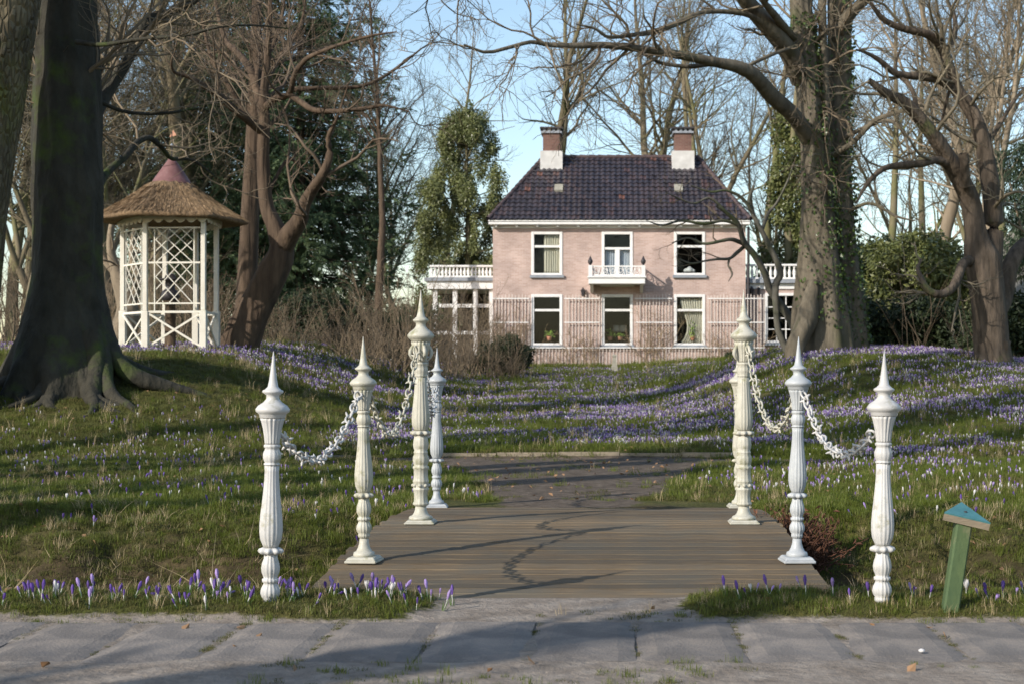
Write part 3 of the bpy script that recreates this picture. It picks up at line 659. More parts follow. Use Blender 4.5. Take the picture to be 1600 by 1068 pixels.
# ------------------------------------------------------------------ bridge, posts and chains
def deckz(y):
    t = abs(y - 10.5) / 1.8
    return .064 * (1 - t * t) if t < 1.15 else .064 * (1 - 1.3225) - .064 * 2.3 * (t - 1.15) * .45
bridge = thing('footbridge', 'low arched timber footbridge of weathered cross planks', 'bridge', (-.2, 10.4, 0))
pl_me = []
def plank_mesh(seed):
    g = random.Random(seed); n_ = 14; w_, h_ = .1365, .045; L_ = 2.82; V = []; Fs = []
    for i in range(n_ + 1):
        xx = -L_ / 2 + L_ * i / n_; dz = g.uniform(-.0025, .0025); a = g.uniform(-.002, .002)
        V += [(xx, -w_ / 2 + a, dz - .006), (xx, -w_ / 2 + .006 + a, dz), (xx, w_ / 2 - .006 + a, dz), (xx, w_ / 2 + a, dz - .006), (xx, w_ / 2, -h_), (xx, -w_ / 2, -h_)]
    for i in range(n_):
        for k in range(6): a, b = i * 6 + k, i * 6 + (k + 1) % 6; Fs.append((a, a + 6, b + 6, b))
    Fs += [tuple(range(6)), tuple(range(n_ * 6 + 5, n_ * 6 - 1, -1))]
    me = bpy.data.meshes.new('plank'); me.from_pydata(V, [], Fs); me.materials.append(M['plank']); me.update(); return me
pl_me = [plank_mesh(s) for s in range(6)]
yy = 7.42
k = 0
while yy < 12.95:
    s_ = (deckz(yy + .05) - deckz(yy - .05)) / .1
    o = link('plank', pl_me[random.randrange(6)], bridge, (-.20 + random.uniform(-.012, .012) + .2, yy - 10.4, deckz(yy)))
    o.location.x = random.uniform(-.015, .015); o.rotation_euler = (math.atan(s_), 0, random.uniform(-.0015, .0015) + (pi if random.random() < .5 else 0) * 0)
    yy += .1475; k += 1
for cx in (-1.42, -.2, 1.02):
    mb = MB(); ys = np.linspace(7.5, 13.0, 12); 
    for a, b in zip(ys[:-1], ys[1:]): mb.bar((cx, a, deckz(a) - .14), (cx, b + .01, deckz(b) - .14), .12, .17, (0, 0, 1))
    mb.build('beam', M['rawwood'], bridge)

def flute(n, a): return lambda z, th: 1 + a * (abs(math.cos(n * th / 2)) - .6)
def leafy(n, a): return lambda z, th: 1 + a * math.cos(n * th)
# profiles: (pixels below the tip, half width, section) read off the castings
PB = [(0, 1), (50, 7), (100, 13.5), (124, 18), (133, 27), (138, 36), (144, 36), (148, 30), (154, 22), (166, 22), (178, 32), (190, 50), (202, 59), (210, 58), (217, 50), (221, 46), (230, 45), (234, 41)]
PB2 = [(234.5, 41), (243, 38), (262, 33), (290, 28), (318, 25), (323, 24)]
PB3 = [(324, 24), (328, 28.5), (335, 28.5), (338, 24), (346, 26), (358, 31), (372, 31), (386, 26), (389, 24), (392, 28), (397, 28)]
PB4 = [(397.5, 25), (420, 24), (450, 25), (490, 28), (530, 32), (570, 36.5), (605, 39), (630, 39), (655, 36), (672, 29), (684, 24)]
PB5 = [(684.5, 26), (690, 37), (697, 40), (704, 36), (708, 24)]
PB6 = [(708.5, 22), (722, 23), (740, 29), (756, 31.5), (770, 30), (785, 24), (792, 22), (794, 28), (804, 28), (807, 22), (816, 25), (828, 31), (842, 33), (854, 30), (864, 23), (867, 25), (878, 25), (881, 20), (884, 19)]
PB7 = [(884.5, 19), (905, 21), (925, 27), (940, 35), (944, 44), (952, 47), (960, 47), (963, 44)]
def finish(secs, scale, ztop, c, root, mats, plate=None, n=64):
    names = ['finial', 'capital', 'collar', 'shaft', 'leaf_ring', 'pedestal', 'foot', 'pedestal']
    fl = [None, flute(16, .14), flute(12, .06), flute(16, .085), leafy(8, .15), flute(14, .11), None, flute(12, .06)]
    for (sec, typ) in secs:
        prof = sorted([(ztop - a * scale, r * scale) for a, r in sec])
        MB().lathe([(z - 0, r) for z, r in prof], (c[0], c[1], 0), n, flute=fl[typ]).build(names[typ], mats, root, True)
    if plate:
        z0_, z1_, hw = plate; mb = MB(); mb.box(c[0] - hw, c[0] + hw, c[1] - hw, c[1] + hw, z0_, z0_ + (z1_ - z0_) * .45)
        hw2 = hw * .8; hw1 = hw * .96; za = z0_ + (z1_ - z0_) * .45 + .0005
        V = [(c[0] + sx * h_, c[1] + sy * h_, z_) for h_, z_ in ((hw1, za), (hw2, z1_)) for sx, sy in ((-1, -1), (1, -1), (1, 1), (-1, 1))]
        mb.add(V, [(0, 3, 2, 1), (4, 5, 6, 7), (0, 1, 5, 4), (1, 2, 6, 5), (2, 3, 7, 6), (3, 0, 4, 7)]); mb.build('base_plate', mats, root, bevel=.004)
SB = .0038 / 2.81
def post_std(px, Y, mats, label, base=None, lean=0):
    x_ = X(px, Y); zb = deckz(Y) if base is None else base
    ztop = zb + 988 * SB; root = thing('bollard_post', label, 'post', (x_, Y, zb), 'ornate iron posts along the footbridge')
    finish([(PB, 0), (PB2, 1), (PB3, 2), (PB4, 3), (PB5, 4), (PB6, 5), (PB7, 6)], SB, ztop, (x_, Y), root, mats, (zb, zb + 26 * SB, 70 * SB))
    root.rotation_euler = (random.uniform(-.01, .01), random.uniform(-.009, .009), random.uniform(-.12, .12))
    return root, x_, Y, ztop
def post_ground(px, Y, topy, mats, label, lean=0):
    x_ = X(px, Y); ztop = Z(topy, Y); zg = float(H(x_, Y)); root = thing('bollard_post', label, 'post', (x_, Y, zg), 'ornate iron posts along the footbridge')
    finish([(PB, 0), (PB2, 1), (PB3, 2), (PB4, 3), (PB5, 4), ([p for p in PB6] + [(900, 28), (960, 27)], 5)], SB * 1.0, ztop, (x_, Y), root, mats)
    root.rotation_euler = (random.uniform(-.008, .008), lean, 0); return root, x_, Y, ztop
SC = .00452 / 2.74
PC = [(0, 1), (50, 7), (95, 13.5), (115, 18), (123, 26), (128, 33), (134, 33), (138, 28), (143, 21), (156, 21), (168, 30), (182, 48), (194, 57), (203, 56), (211, 48), (216, 42), (222, 41)]
PC2 = [(222.5, 40), (240, 36), (270, 29), (300, 25), (308, 24)]
PC3 = [(308.5, 24), (312, 29), (318, 29), (322, 25), (336, 30), (350, 30), (362, 25), (366, 27), (370, 27)]
PC4 = [(370.5, 25), (400, 25), (440, 28), (480, 32), (520, 36), (550, 38), (575, 37), (592, 31), (600, 26)]
PC5 = [(600.5, 27), (605, 38), (612, 41), (618, 36), (622, 26)]
PC6 = [(622.5, 27), (640, 30), (660, 33), (675, 31), (688, 26), (690, 30), (696, 30), (700, 28), (712, 33), (728, 34), (742, 31), (750, 27), (754, 34), (762, 34), (766, 30), (790, 29.5), (808, 31), (815, 34), (820, 34), (823, 31.5), (834, 33), (845, 31.5), (848, 34), (853, 34), (858, 31), (880, 28), (905, 29), (910, 34), (916, 34), (920, 29), (923, 24)]
PC7 = [(923.5, 23), (940, 25), (955, 31), (963, 38), (966, 47), (972, 51), (977, 51), (980, 48)]
def post_tall(px, Y, mats, label):
    x_ = X(px, Y); zb = deckz(Y); ztop = zb + 997 * SC; root = thing('bollard_post', label, 'post', (x_, Y, zb), 'ornate iron posts along the footbridge')
    finish([(PC, 0), (PC2, 1), (PC3, 2), (PC4, 3), (PC5, 4), (PC6, 7), (PC7, 6)], SC, ztop, (x_, Y), root, mats, (zb, zb + 17 * SC, 64 * SC))
    for k in range(8):      # rosette band
        th = k * pi / 4; zz = ztop - 834 * SC; r_ = 33 * SC; c = (x_ + r_ * math.cos(th), Y + r_ * math.sin(th), zz)
        MB().lathe([(-.012, .004), (-.006, .013), (.006, .013), (.012, .004)], c, 8).build('rosette', mats, root, True)
    for k in range(4):      # iron leaves round the capital
        th = k * pi / 2 + .5; pts = [(x_ + (.05 + .03 * math.sin(u * 3)) * math.cos(th), Y + (.05 + .03 * math.sin(u * 3)) * math.sin(th), ztop - (232 + 70 * u) * SC) for u in np.linspace(0, 1, 6)]
        MB().tube(pts, [.006, .013, .016, .015, .011, .004], 6).build('leaf', mats, root, True)
    return root, x_, Y, ztop
W_, C_, G_ = M['iron_white'], M['iron_cream'], M['iron_shade_grey']
pA = post_ground(422, 6.95, 548, W_, 'white iron post rooted in the crocus verge, without base plate', math.radians(.8))
pB = post_std(569, 8.74, C_, 'cream white iron post with square base on the near deck corner, shade side', )
pC = post_tall(657.5, 10.4, C_, 'tallest cream iron post at mid bridge on the gazebo side')
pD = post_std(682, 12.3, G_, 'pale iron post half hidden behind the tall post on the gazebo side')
qA = post_ground(1378, 6.95, 545, W_, 'bright white iron post standing in the grass next to the green stake', math.radians(.6))
qB = post_std(1245, 8.74, G_, 'iron post with its shade coloured in blue grey, in front of the rusty dead stalks')  # same paint as the other posts, shade coloured in
qC = post_tall(1162, 10.4, C_, 'tallest cream iron post at mid bridge, in front of the house corner')
qD = post_std(1155, 12.35, C_, 'cream iron post almost hidden behind the tall post before the house corner')

def link_mesh(kind):
    mb = MB(); a_, b_ = .042, .0205; N_ = 16; V = []
    pts = np.array([[(a_ if abs(math.cos(t)) else a_) * math.cos(t), b_ * math.sin(t), 0] for t in np.linspace(0, 2 * pi, N_ + 1)[:-1]])
    n_ = 6; r_ = .0066; Vs = []; 
    for i in range(N_):
        p = pts[i]; tg = pts[(i + 1) % N_] - pts[i - 1]; tg /= np.linalg.norm(tg); u = np.array([0, 0, 1.]); v = np.cross(tg, u)
        for k in range(n_): th = 2 * pi * k / n_; Vs.append(p + r_ * (math.cos(th) * u + math.sin(th) * v))
    Fs = [(i * n_ + k, ((i + 1) % N_) * n_ + k, ((i + 1) % N_) * n_ + (k + 1) % n_, i * n_ + (k + 1) % n_) for i in range(N_) for k in range(n_)]
    mb.add(Vs, Fs)
    # cast thorns / leaf buds
    for th, up in (((.9, .6), (2.2, -.5), (3.9, .6), (5.4, -.6)) if kind else ()):
        p = np.array([a_ * math.cos(th), b_ * math.sin(th), 0]); d = np.array([math.cos(th) * .7, math.sin(th), up]); d /= np.linalg.norm(d)
        L_ = .028
        mb.tube([p, p + d * L_ * .5, p + d * L_], [.006, .008, .002], 5)
    me = bpy.data.meshes.new('chain_link'); me.from_pydata(mb.V, [], mb.F); me.polygons.foreach_set('use_smooth', [True] * len(mb.F)); me.update(); return me
def chain(a, b, low, mats, label, sag=None):
    a = np.array(a); b = np.array(b)
    # parabola through a, b with given lowest height
    ha, hb = a[2] - low, b[2] - low; ra, rb_ = math.sqrt(max(ha, 1e-4)), math.sqrt(max(hb, 1e-4)); u0 = ra / (ra + rb_)
    def pt(u): q = a + (b - a) * u; q[2] = low + (ha / u0 ** 2) * (u - u0) ** 2; return q
    us = np.linspace(0, 1, 400); Pts = np.array([pt(u) for u in us]); s = np.concatenate([[0], np.cumsum(np.linalg.norm(np.diff(Pts, axis=0), axis=1))])
    n_ = int(s[-1] / .066); root = thing('chain', label, 'chain', tuple(a), 'cast iron chains strung between the posts')
    me0 = link_mesh(0).copy(); me0.materials.append(mats); me1 = link_mesh(1).copy(); me1.materials.append(mats)
    for k in range(n_):
        d = (k + .5) * s[-1] / n_; p = np.array([np.interp(d, s, Pts[:, i]) for i in range(3)]); q = np.array([np.interp(d + .01, s, Pts[:, i]) for i in range(3)])
        t = Vector(q - p).normalized(); o = link('link', me1 if k % 3 == 1 else me0, root, tuple(p - a))
        rot = t.to_track_quat('X', 'Z').to_matrix().to_4x4()
        from mathutils import Matrix
        rot = rot @ Matrix.Rotation(k * pi / 2 + .5 + random.uniform(-.25, .25), 4, 'X'); o.rotation_euler = rot.to_euler()
def att(p, dz, dx=0, dy=0): return (p[1] + dx, p[2] + dy, p[3] - dz)
r_ = .045
chain(att(pA, .39, r_, .02), att(pB, .33, -r_ * .5, -r_), .67, W_, 'white leafy iron chain from the verge post to the near deck corner, gazebo side')
chain(att(pB, .33, r_ * .5, r_), att(pC, .40, -.02, -r_ - .01), .73, C_, 'cream leafy iron chain rising to the tall post on the gazebo side')
chain(att(pC, .40, .02, r_ + .01), att(pD, .33, 0, -r_), .80, G_, 'pale chain falling away behind the tall post on the gazebo side')
chain(att(qA, .39, -r_ * .9, .02), att(qB, .33, r_ * .7, -r_), .70, W_, 'leafy iron chain between the shade-toned grey post and the bright white post')
chain(att(qB, .36, -r_ * .2, r_), att(qC, .40, r_ * .6, -r_), .77, C_, 'cream leafy chain rising to the tall post before the house corner')
chain(att(qC, .40, 0, r_), att(qD, .33, 0, -r_), .80, C_, 'chain behind the tall post before the house corner')

# green stake with a triangular teal board
gy_ = 6.80; gx_ = X(1482, gy_); gz = float(H(gx_, gy_)) - .05; tx_, tz_ = X(1507, gy_), Z(815, gy_)
st = thing('green_stake', 'leaning green wooden stake with a triangular teal cap board in the grass', 'stake', (gx_, gy_, gz))
MB().bar((gx_, gy_, gz), (tx_, gy_ + .02, tz_), .074, .065, (0, 1, 0)).build('stake', M['greenwood'], st, bevel=.008)
n_ = Vector((.12, -.5, 1)).normalized(); tri = [Vector((X(1473, gy_), gy_ - .03, Z(800, gy_))), Vector((X(1543, gy_), gy_ - .05, Z(816, gy_))), Vector((X(1502, gy_ + .17), gy_ + .17, Z(785, gy_ + .17)))]
lo = [v - n_ * .036 for v in tri]; md = [v - n_ * .001 for v in tri]; up = [v + n_ * .006 for v in tri]
cb = MB().add(lo + md, [(0, 2, 1), (3, 4, 5), (0, 1, 4, 3), (1, 2, 5, 4), (2, 0, 3, 5)]).build('cap_board', M['rawwood'], st)
MB().add(md + up, [(0, 2, 1), (3, 4, 5), (0, 1, 4, 3), (1, 2, 5, 4), (2, 0, 3, 5)]).build('painted_top', M['tealwood'], cb)
cc = (tri[0] + tri[1] + tri[2]) / 3 + n_ * .006; MB().lathe([(-.002, .008), (.004, .008), (.006, .004)], tuple(cc), 8).build('screw', M['dark_iron'], cb)
# white pebble on the paving
wx_, wy_ = X(1440, 5.86), 5.86
tag(MB().lathe([(0, .008), (.004, .013), (.010, .012), (.014, .004)], (wx_, wy_, .012), 9).build('pebble', M['crocus_white'], None, True, loc=(wx_, wy_, .012)), 'small white pebble lying on a paving slab', 'pebble')

# ------------------------------------------------------------------ gazebo
GZY = 31.0; gcx = X(267, GZY); gS = GZY / F; gzb = Z(547, GZY)
gaz = thing('gazebo', 'white latticed gazebo with thatched roof and red cone cap on the mound', 'gazebo', (gcx, GZY, gzb))
gp = [(192, 31.15), (227, 30.2), (318, 30.15), (338, 31.3), (306, 32.2), (258, 32.25)]
gpts = [(X(a, b), b) for a, b in gp]; ztp = Z(345, GZY)
for (gx1, gy1) in gpts:
    zb_ = float(H(gx1, gy1)) - .1
    o = MB().box(gx1 - .047, gx1 + .047, gy1 - .047, gy1 + .047, zb_ + .9, ztp).build('post', M['cream'], gaz, bevel=.008)
    MB().box(gx1 - .068, gx1 + .068, gy1 - .068, gy1 + .068, zb_, zb_ + .898).build('plinth', M['cream'], o, bevel=.008)
def lattice(p, q, full=True):
    p = np.array(p); q = np.array(q); d = q - p; L_ = np.linalg.norm(d)
    def W3(u, z_): c = p + d * u; return (c[0], c[1], z_)
    up = (-d[1] / L_, d[0] / L_, 0); zl, zr, zm, zt2 = gzb + .08, Z(490, GZY), Z(415, GZY), Z(362, GZY)
    def br(a, b, w_=.035, t=.03, nm='lattice_bar', off=0):
        a = np.array(a) + np.array(up) * off; b = np.array(b) + np.array(up) * off; MB().bar(a, b, w_, t, up).build(nm, M['cream'], gaz)
    e = .07 / L_
    br(W3(e, zr), W3(1 - e, zr), .045, .04, 'rail'); br(W3(e, zl), W3(1 - e, zr - .03), .04, .03, 'brace', .02); br(W3(e, zr - .03), W3(1 - e, zl), .04, .03, 'brace', -.02)
    if not full: return
    zq = Z(477, GZY); br(W3(e, zq), W3(1 - e, zq), .03, .03, 'rail'); br(W3(e, zm), W3(1 - e, zm), .035, .03, 'rail'); br(W3(e, zt2), W3(1 - e, zt2), .03, .03, 'rail')
    ins = .16; br(W3(ins, zr), W3(ins, zt2), .022, .022, 'upright'); br(W3(1 - ins, zr), W3(1 - ins, zt2), .022, .022, 'upright')
    for z0_, z1_ in ((zq, zm), (zm, zt2)):
        a, b = ins + .02, 1 - ins - .02; h = z1_ - z0_
        for f0, f1, g0, g1 in ((0, 1, 0, 1), (.0, .66, .34, 1), (.34, 1, 0, .66), (0, .34, .66, 1)):
            br(W3(a + (b - a) * f0, z0_ + h * g0), W3(a + (b - a) * f1, z0_ + h * g1),   .016, .016, off=.012)
            br(W3(b - (b - a) * f0, z0_ + h * g0), W3(b - (b - a) * f1, z0_ + h * g1),   .016, .016, off=-.012)
lattice(gpts[0], gpts[1]); lattice(gpts[1], gpts[2]); lattice(gpts[2], gpts[3], False); lattice(gpts[3], gpts[4], False); lattice(gpts[5], gpts[0], False)
# thatch: eight sided bell roof with a thick eave
def thatch():
    mb = MB(); zE = Z(346, GZY); n_ = 48; V = []; rows = [(1.0, .06), (1.38, .0), (1.50, -.01), (1.545, .03), (1.52, .08), (1.40, .16), (1.20, .28), (.98, .42), (.78, .56), (.60, .69), (.47, .78), (.40, .83)]
    for r, z_ in rows:
        for i in range(n_):
            th = 2 * pi * i / n_ + .3; k = (th - .3) % (pi / 3) - pi / 6; poly = (math.cos(pi / 6) / math.cos(k)) if r > .5 else 1
            rr = r * (poly * .85 + .15) * 1.03 + random.uniform(-.012, .012); V.append((gcx + rr * math.cos(th), GZY + rr * math.sin(th), zE - .03 + z_ + random.uniform(-.012, .012)))
    Fs = [(j * n_ + i, j * n_ + (i + 1) % n_, (j + 1) * n_ + (i + 1) % n_, (j + 1) * n_ + i) for j in range(len(rows) - 1) for i in range(n_)]
    Fs.append(tuple(range(n_ - 1, -1, -1)))
    return mb.add(V, Fs).build('roof', M['thatch'], gaz, True)
rf = thatch(); gt = np.random.default_rng(77); nS = 5200; tt = gt.random(nS) ** .7; rr_ = np.interp(tt, [0, .35, .7, 1], [.44, .85, 1.25, 1.53]); zz_ = np.interp(rr_, [.40, .47, .60, .78, .98, 1.20, 1.40, 1.52, 1.56], [.83, .78, .69, .56, .42, .28, .16, .08, .0])
aa_ = gt.uniform(0, 2 * pi, nS); kk_ = np.mod(aa_ - .3, pi / 3) - pi / 6; pol = np.where(rr_ > .5, math.cos(pi / 6) / np.cos(kk_), 1) * .85 + .15; rr_ = rr_ * pol * 1.03
Pp_ = np.stack([gcx + rr_ * np.cos(aa_), GZY + rr_ * np.sin(aa_), Z(346, GZY) - .015 + zz_], 1); Dd_ = norm(np.stack([np.cos(aa_), np.sin(aa_), np.full(nS, -.62)], 1) + gt.normal(0, .07, (nS, 3)))
V, Q_ = leaves(Pp_, Dd_, gt.uniform(.12, .26, nS), .06, gt, .01); ro = link('reeds', raw_mesh('reeds', V - np.array(worldloc(rf)), [Q_], [M['reed']], False), rf); ro['kind'] = 'stuff'
zc = Z(346, GZY) + .77
MB().lathe([(0, .44), (.02, .42), (.25, .27), (.48, .11), (.60, .02)], (gcx + .02, GZY, zc), 14).build('cone_cap', M['copper'], rf, True)
MB().tube([(gcx + .02, GZY, zc + .55), (gcx + .02, GZY, zc + 1.12)], .012, 5).build('spike', M['dark_iron'], rf)
MB().lathe([(0, .01), (.03, .035), (.06, .035), (.09, .01)], (gcx + .02, GZY, zc + .78), 8).build('ball', M['lead'], rf, True)
MB().add([(gcx - .03, GZY - .004, zc + 1.0), (gcx + .12, GZY - .004, zc + 1.04), (gcx + .05, GZY - .004, zc + 1.16), (gcx - .03, GZY + .004, zc + 1.0), (gcx + .12, GZY + .004, zc + 1.04), (gcx + .05, GZY + .004, zc + 1.16)], [(0, 1, 2), (5, 4, 3), (0, 3, 4, 1), (1, 4, 5, 2), (2, 5, 3, 0)]).build('vane', M['pot'], rf)
# scalloped valance, one board per side
for k in range(6):
    a = np.array(gpts[k]); b = np.array(gpts[(k + 1) % 6]); c0 = np.array([gcx, GZY]); a = c0 + (a - c0) * 1.12; b = c0 + (b - c0) * 1.12; d = b - a; L_ = np.linalg.norm(d); n_ = max(2, int(round(L_ / .22))); nrm = np.array([-d[1], d[0]]) / L_ * .012
    zt_ = Z(342, GZY); V = []; Fs = []; m_ = n_ * 8
    for i in range(m_ + 1):
        u = i / m_; dp = .10 + .075 * abs(math.sin(u * n_ * pi)) ; c = a + d * u
        for s_ in (-1, 1): V += [(*(c + nrm * s_), zt_), (*(c + nrm * s_), zt_ - dp)]
    for i in range(m_):
        q = i * 4; Fs += [(q, q + 1, q + 5, q + 4), (q + 2, q + 6, q + 7, q + 3), (q + 1, q + 3, q + 7, q + 5), (q, q + 4, q + 6, q + 2)]
    MB().add(V, Fs).build('valance', M['cream'], gaz)
# dark bust on a brown column inside
sx_, sy_ = X(266, 31.3), 31.3; szb = float(H(sx_, sy_))
bust = thing('dark_bust', 'dark broad brimmed bust on a brown column inside the gazebo', 'sculpture', (sx_, sy_, szb))
MB().lathe([(0, .16), (.06, .16), (.10, .12), (.9, .11), (.95, .15), (1.0, .15)], (sx_, sy_, szb), 12).build('column', M['red_bark'], bust, True)
MB().lathe([(1.0, .16), (1.1, .2), (1.2, .16), (1.26, .09), (1.36, .11), (1.42, .10), (1.44, .26), (1.46, .25), (1.48, .12), (1.56, .09), (1.58, .02)], (sx_, sy_, szb), 14).build('head', M['dark_iron'], bust, True)

# ------------------------------------------------------------------ trees
def spline(pts, K):
    pts = np.asarray(pts, float); n = len(pts); e = np.vstack([2 * pts[0] - pts[1], pts, 2 * pts[-1] - pts[-2]]); out_ = []
    for t in np.linspace(0, n - 1, K):
        i = min(int(t), n - 2); u = t - i; p0, p1, p2, p3 = e[i], e[i + 1], e[i + 2], e[i + 3]
        out_.append(.5 * ((2 * p1) + (-p0 + p2) * u + (2 * p0 - 5 * p1 + 4 * p2 - p3) * u * u + (-p0 + 3 * p1 - 3 * p2 + p3) * u ** 3))
    return np.array(out_)
def grow(S, D, L, R0, R1, K, wig, trop, g):
    N = len(S); pts = np.zeros((N, K, 3)); pts[:, 0] = S; d = norm(D.copy()); st = (L / (K - 1))[:, None]
    for k in range(1, K):
        d = norm(d + g.normal(0, wig, (N, 3)) + np.array([0, 0, trop])); pts[:, k] = pts[:, k - 1] + d * st
    t = np.linspace(0, 1, K)[None]
    return pts, R0[:, None] * (1 - t) + R1[:, None] * t
def spawn(pts, rad, dens, g, t0=.2, t1=1.0, ang=(.5, 1.1), lf=(.35, .7), rf=.55, maxn=None, cap=None, flat=0.0):
    """children along branches; dens per metre"""
    N, K, _ = pts.shape; seg = np.linalg.norm(np.diff(pts, axis=1), axis=2); L = seg.sum(1)
    cnt = np.maximum(1, np.floor(L * dens * (t1 - t0) + g.random(N))).astype(int)
    if maxn: cnt = np.minimum(cnt, maxn)
    idx = np.repeat(np.arange(N), cnt); n = len(idx); t = t0 + (t1 - t0) * g.random(n)
    f = t * (K - 1); i = np.minimum(f.astype(int), K - 2); u = (f - i)[:, None]
    S = pts[idx, i] * (1 - u) + pts[idx, i + 1] * u; T = norm(pts[idx, i + 1] - pts[idx, i]); R = rad[idx, i] * (1 - u[:, 0]) + rad[idx, i + 1] * u[:, 0]
    p = g.normal(0, 1, (n, 3)); p[:, 2] *= (1 - flat); p = norm(p - T * (p * T).sum(1, keepdims=True)); a = g.uniform(*ang, n)[:, None]
    D = T * np.cos(a) + p * np.sin(a)
    Ln = L[idx] * g.uniform(*lf, n) * (1.15 - .6 * t)
    if cap: Ln = np.minimum(Ln, cap * g.uniform(.6, 1.1, n))
    return S, D, Ln, R * rf
def limb(points, Y, widths, K=26, wob=.0, g=None):
    """points in photo pixels, Y distance (number or list), widths in pixels"""
    Ys = [Y] * len(points) if np.isscalar(Y) else Y
    Pt = spline([P(a, b, y) for (a, b), y in zip(points, Ys)], K)
    w = np.interp(np.linspace(0, 1, K), np.linspace(0, 1, len(widths)), [q * np.mean(Ys) / F / 2 for q in widths])
    if g is not None and wob: Pt = Pt + np.cumsum(g.normal(0, wob, Pt.shape), 0) * np.linspace(0, 1, K)[:, None]
    return Pt, w
def knobbly(Pt, rad, sides, g, amp=.07, lobes=5, flare=0):
    """trunk tube with fluted, uneven girth"""
    K = len(rad); th = np.arange(sides) * 2 * pi / sides; ph = g.uniform(0, 6, 6)
    z = np.linspace(0, 1, K)
    mod = np.ones((K, sides)) + amp * (np.sin(lobes * th[None] + ph[0] + 2 * np.sin(z[:, None] * 5 + ph[1])) * .5 + np.sin(3 * th[None] + ph[2] + z[:, None] * 8) * .6 + np.sin(2 * th[None] + ph[3] - z[:, None] * 13) * .5)
    mod += amp * (.35 * np.sin(9 * th[None] + ph[4] + 3 * np.sin(z[:, None] * 7 + ph[5])) + .28 * np.sin(14 * th[None] + ph[1] * 2 + 2 * np.sin(z[:, None] * 17)) + .3 * np.sin(z[:, None] * 41 + 2 * th[None] + ph[3]) * np.sin(z[:, None] * 23 + th[None])) if sides > 15 else 0
    if flare: mod += flare * np.exp(-z[:, None] * 16) * (np.cos(lobes * th[None] + ph[4]) + .5 * np.cos((lobes - 3) * th[None] + ph[2]))
    return tube(Pt[None], (rad[:, None] * mod)[None], sides)

def twiggy(limbs, g, levels, sides=(5, 4, 3)):
    """limbs: list of (pts, rad); levels: list of spawn/grow params. returns Soup"""
    S_ = Soup(); K = min(len(l[1]) for l in limbs)
    pts = np.stack([l[0][np.linspace(0, len(l[0]) - 1, K).astype(int)] for l in limbs]); rad = np.stack([l[1][np.linspace(0, len(l[1]) - 1, K).astype(int)] for l in limbs])
    for k, lv in enumerate(levels):
        S, D, L, R = spawn(pts, rad, lv['dens'], g, lv.get('t0', .15), lv.get('t1', 1), lv.get('ang', (.5, 1.1)), lv.get('lf', (.35, .7)), lv.get('rf', .55), lv.get('maxn'), lv.get('cap'), lv.get('flat', 0))
        mn = lv.get('rmin', .004); R = np.clip(R, mn, lv.get('rmax', 1))
        pts, rad = grow(S, D, L, R, np.maximum(R * .3, mn * .6), lv.get('K', 6), lv.get('wig', .2), lv.get('trop', .03), g)
        V, Q_ = tube(pts, rad, sides[min(k, len(sides) - 1)]); S_.add(V, Q_)
    return S_
def shift(Vs, org): return np.asarray(Vs) - np.array(org)
def hero_tree(name, label, base, trunks, limbs, bark, twigm, levels, seed, roots=None, sides=22, amp=.07, extra_from_trunk=True, flare=0, group=None):
    g = np.random.default_rng(seed); org = np.array(base); root = thing(name, label, 'tree', tuple(base), group)
    for (Pt, w) in trunks:
        V, Q_ = knobbly(Pt, w, sides, g, amp, 9 if flare else 5, flare); link('trunk', raw_mesh('trunk', shift(V, org), [Q_], [bark], True), root)
    for (Pt, w) in limbs:
        V, Q_ = knobbly(Pt, w, 10, g, amp * .8, 3); link('limb', raw_mesh('limb', shift(V, org), [Q_], [bark], True), root)
    if roots:
        for (Pt, w) in roots:
            V, Q_ = knobbly(Pt, w, 12, g, .12, 3); link('root', raw_mesh('root', shift(V, org), [Q_], [bark], True), root)
    if levels:
        src = list(limbs) + ([(t[0][int(len(t[0]) * .55):], t[1][int(len(t[1]) * .55):]) for t in trunks] if extra_from_trunk else [])
        s_ = twiggy(src, g, levels); me = s_.mesh('crown', [twigm]); me.vertices.foreach_get
        co = np.empty(len(me.vertices) * 3, np.float32); me.vertices.foreach_get('co', co); me.vertices.foreach_set('co', (co.reshape(-1, 3) - org.astype(np.float32)).ravel()); me.update()
        link('crown', me, root)
    return root
def root_tubes(cx, cy, r, n, g, reach=(1.0, 2.0), h=.9, a0=0, a1=2 * pi, w=.22):
    out_ = []
    for k in range(n):
        a = a0 + (a1 - a0) * (k + g.uniform(.2, .8)) / n; L_ = g.uniform(*reach); pts = []
        for u in np.linspace(0, 1, 7):
            rr = r * .55 + (L_) * u ** 1.35; aa = a + (.45 * math.sin(u * 3 + k * 1.7) + .18 * math.sin(u * 9 + k)) * u; xx, yy = cx + rr * math.cos(aa), cy + rr * math.sin(aa)
            hv = h * (.75 + .5 * ((k * 37) % 10) / 10); zz = float(H(xx, yy)) + (hv * (1 - u) ** 2.6) - .10 * u ** 2 - .02
            pts.append((xx, yy, zz))
        wv = w * g.uniform(.6, 1.25); Pt = spline(pts, 14); ww = np.interp(np.linspace(0, 1, 14), [0, .3, 1], [wv * 1.25, wv, wv * .22]); out_.append((Pt, ww))
    return out_

LV = lambda d1=1.0, d2=2.2, d3=4.0, c=2.2, trop=.04: [dict(dens=d1 * 1.5, lf=(.3, .8), cap=c * 1.5, K=9, wig=.2, trop=trop, rmax=.045, rmin=.014, rf=.45), dict(dens=d2 * 1.5, lf=(.4, .8), cap=c, K=7, wig=.22, trop=trop, rmin=.009, rmax=.02, rf=.5), dict(dens=d3 * 1.1, lf=(.4, .8), cap=c * .5, K=5, wig=.22, trop=trop, rmin=.0045, rmax=.008, rf=.5)]

g = np.random.default_rng(5)
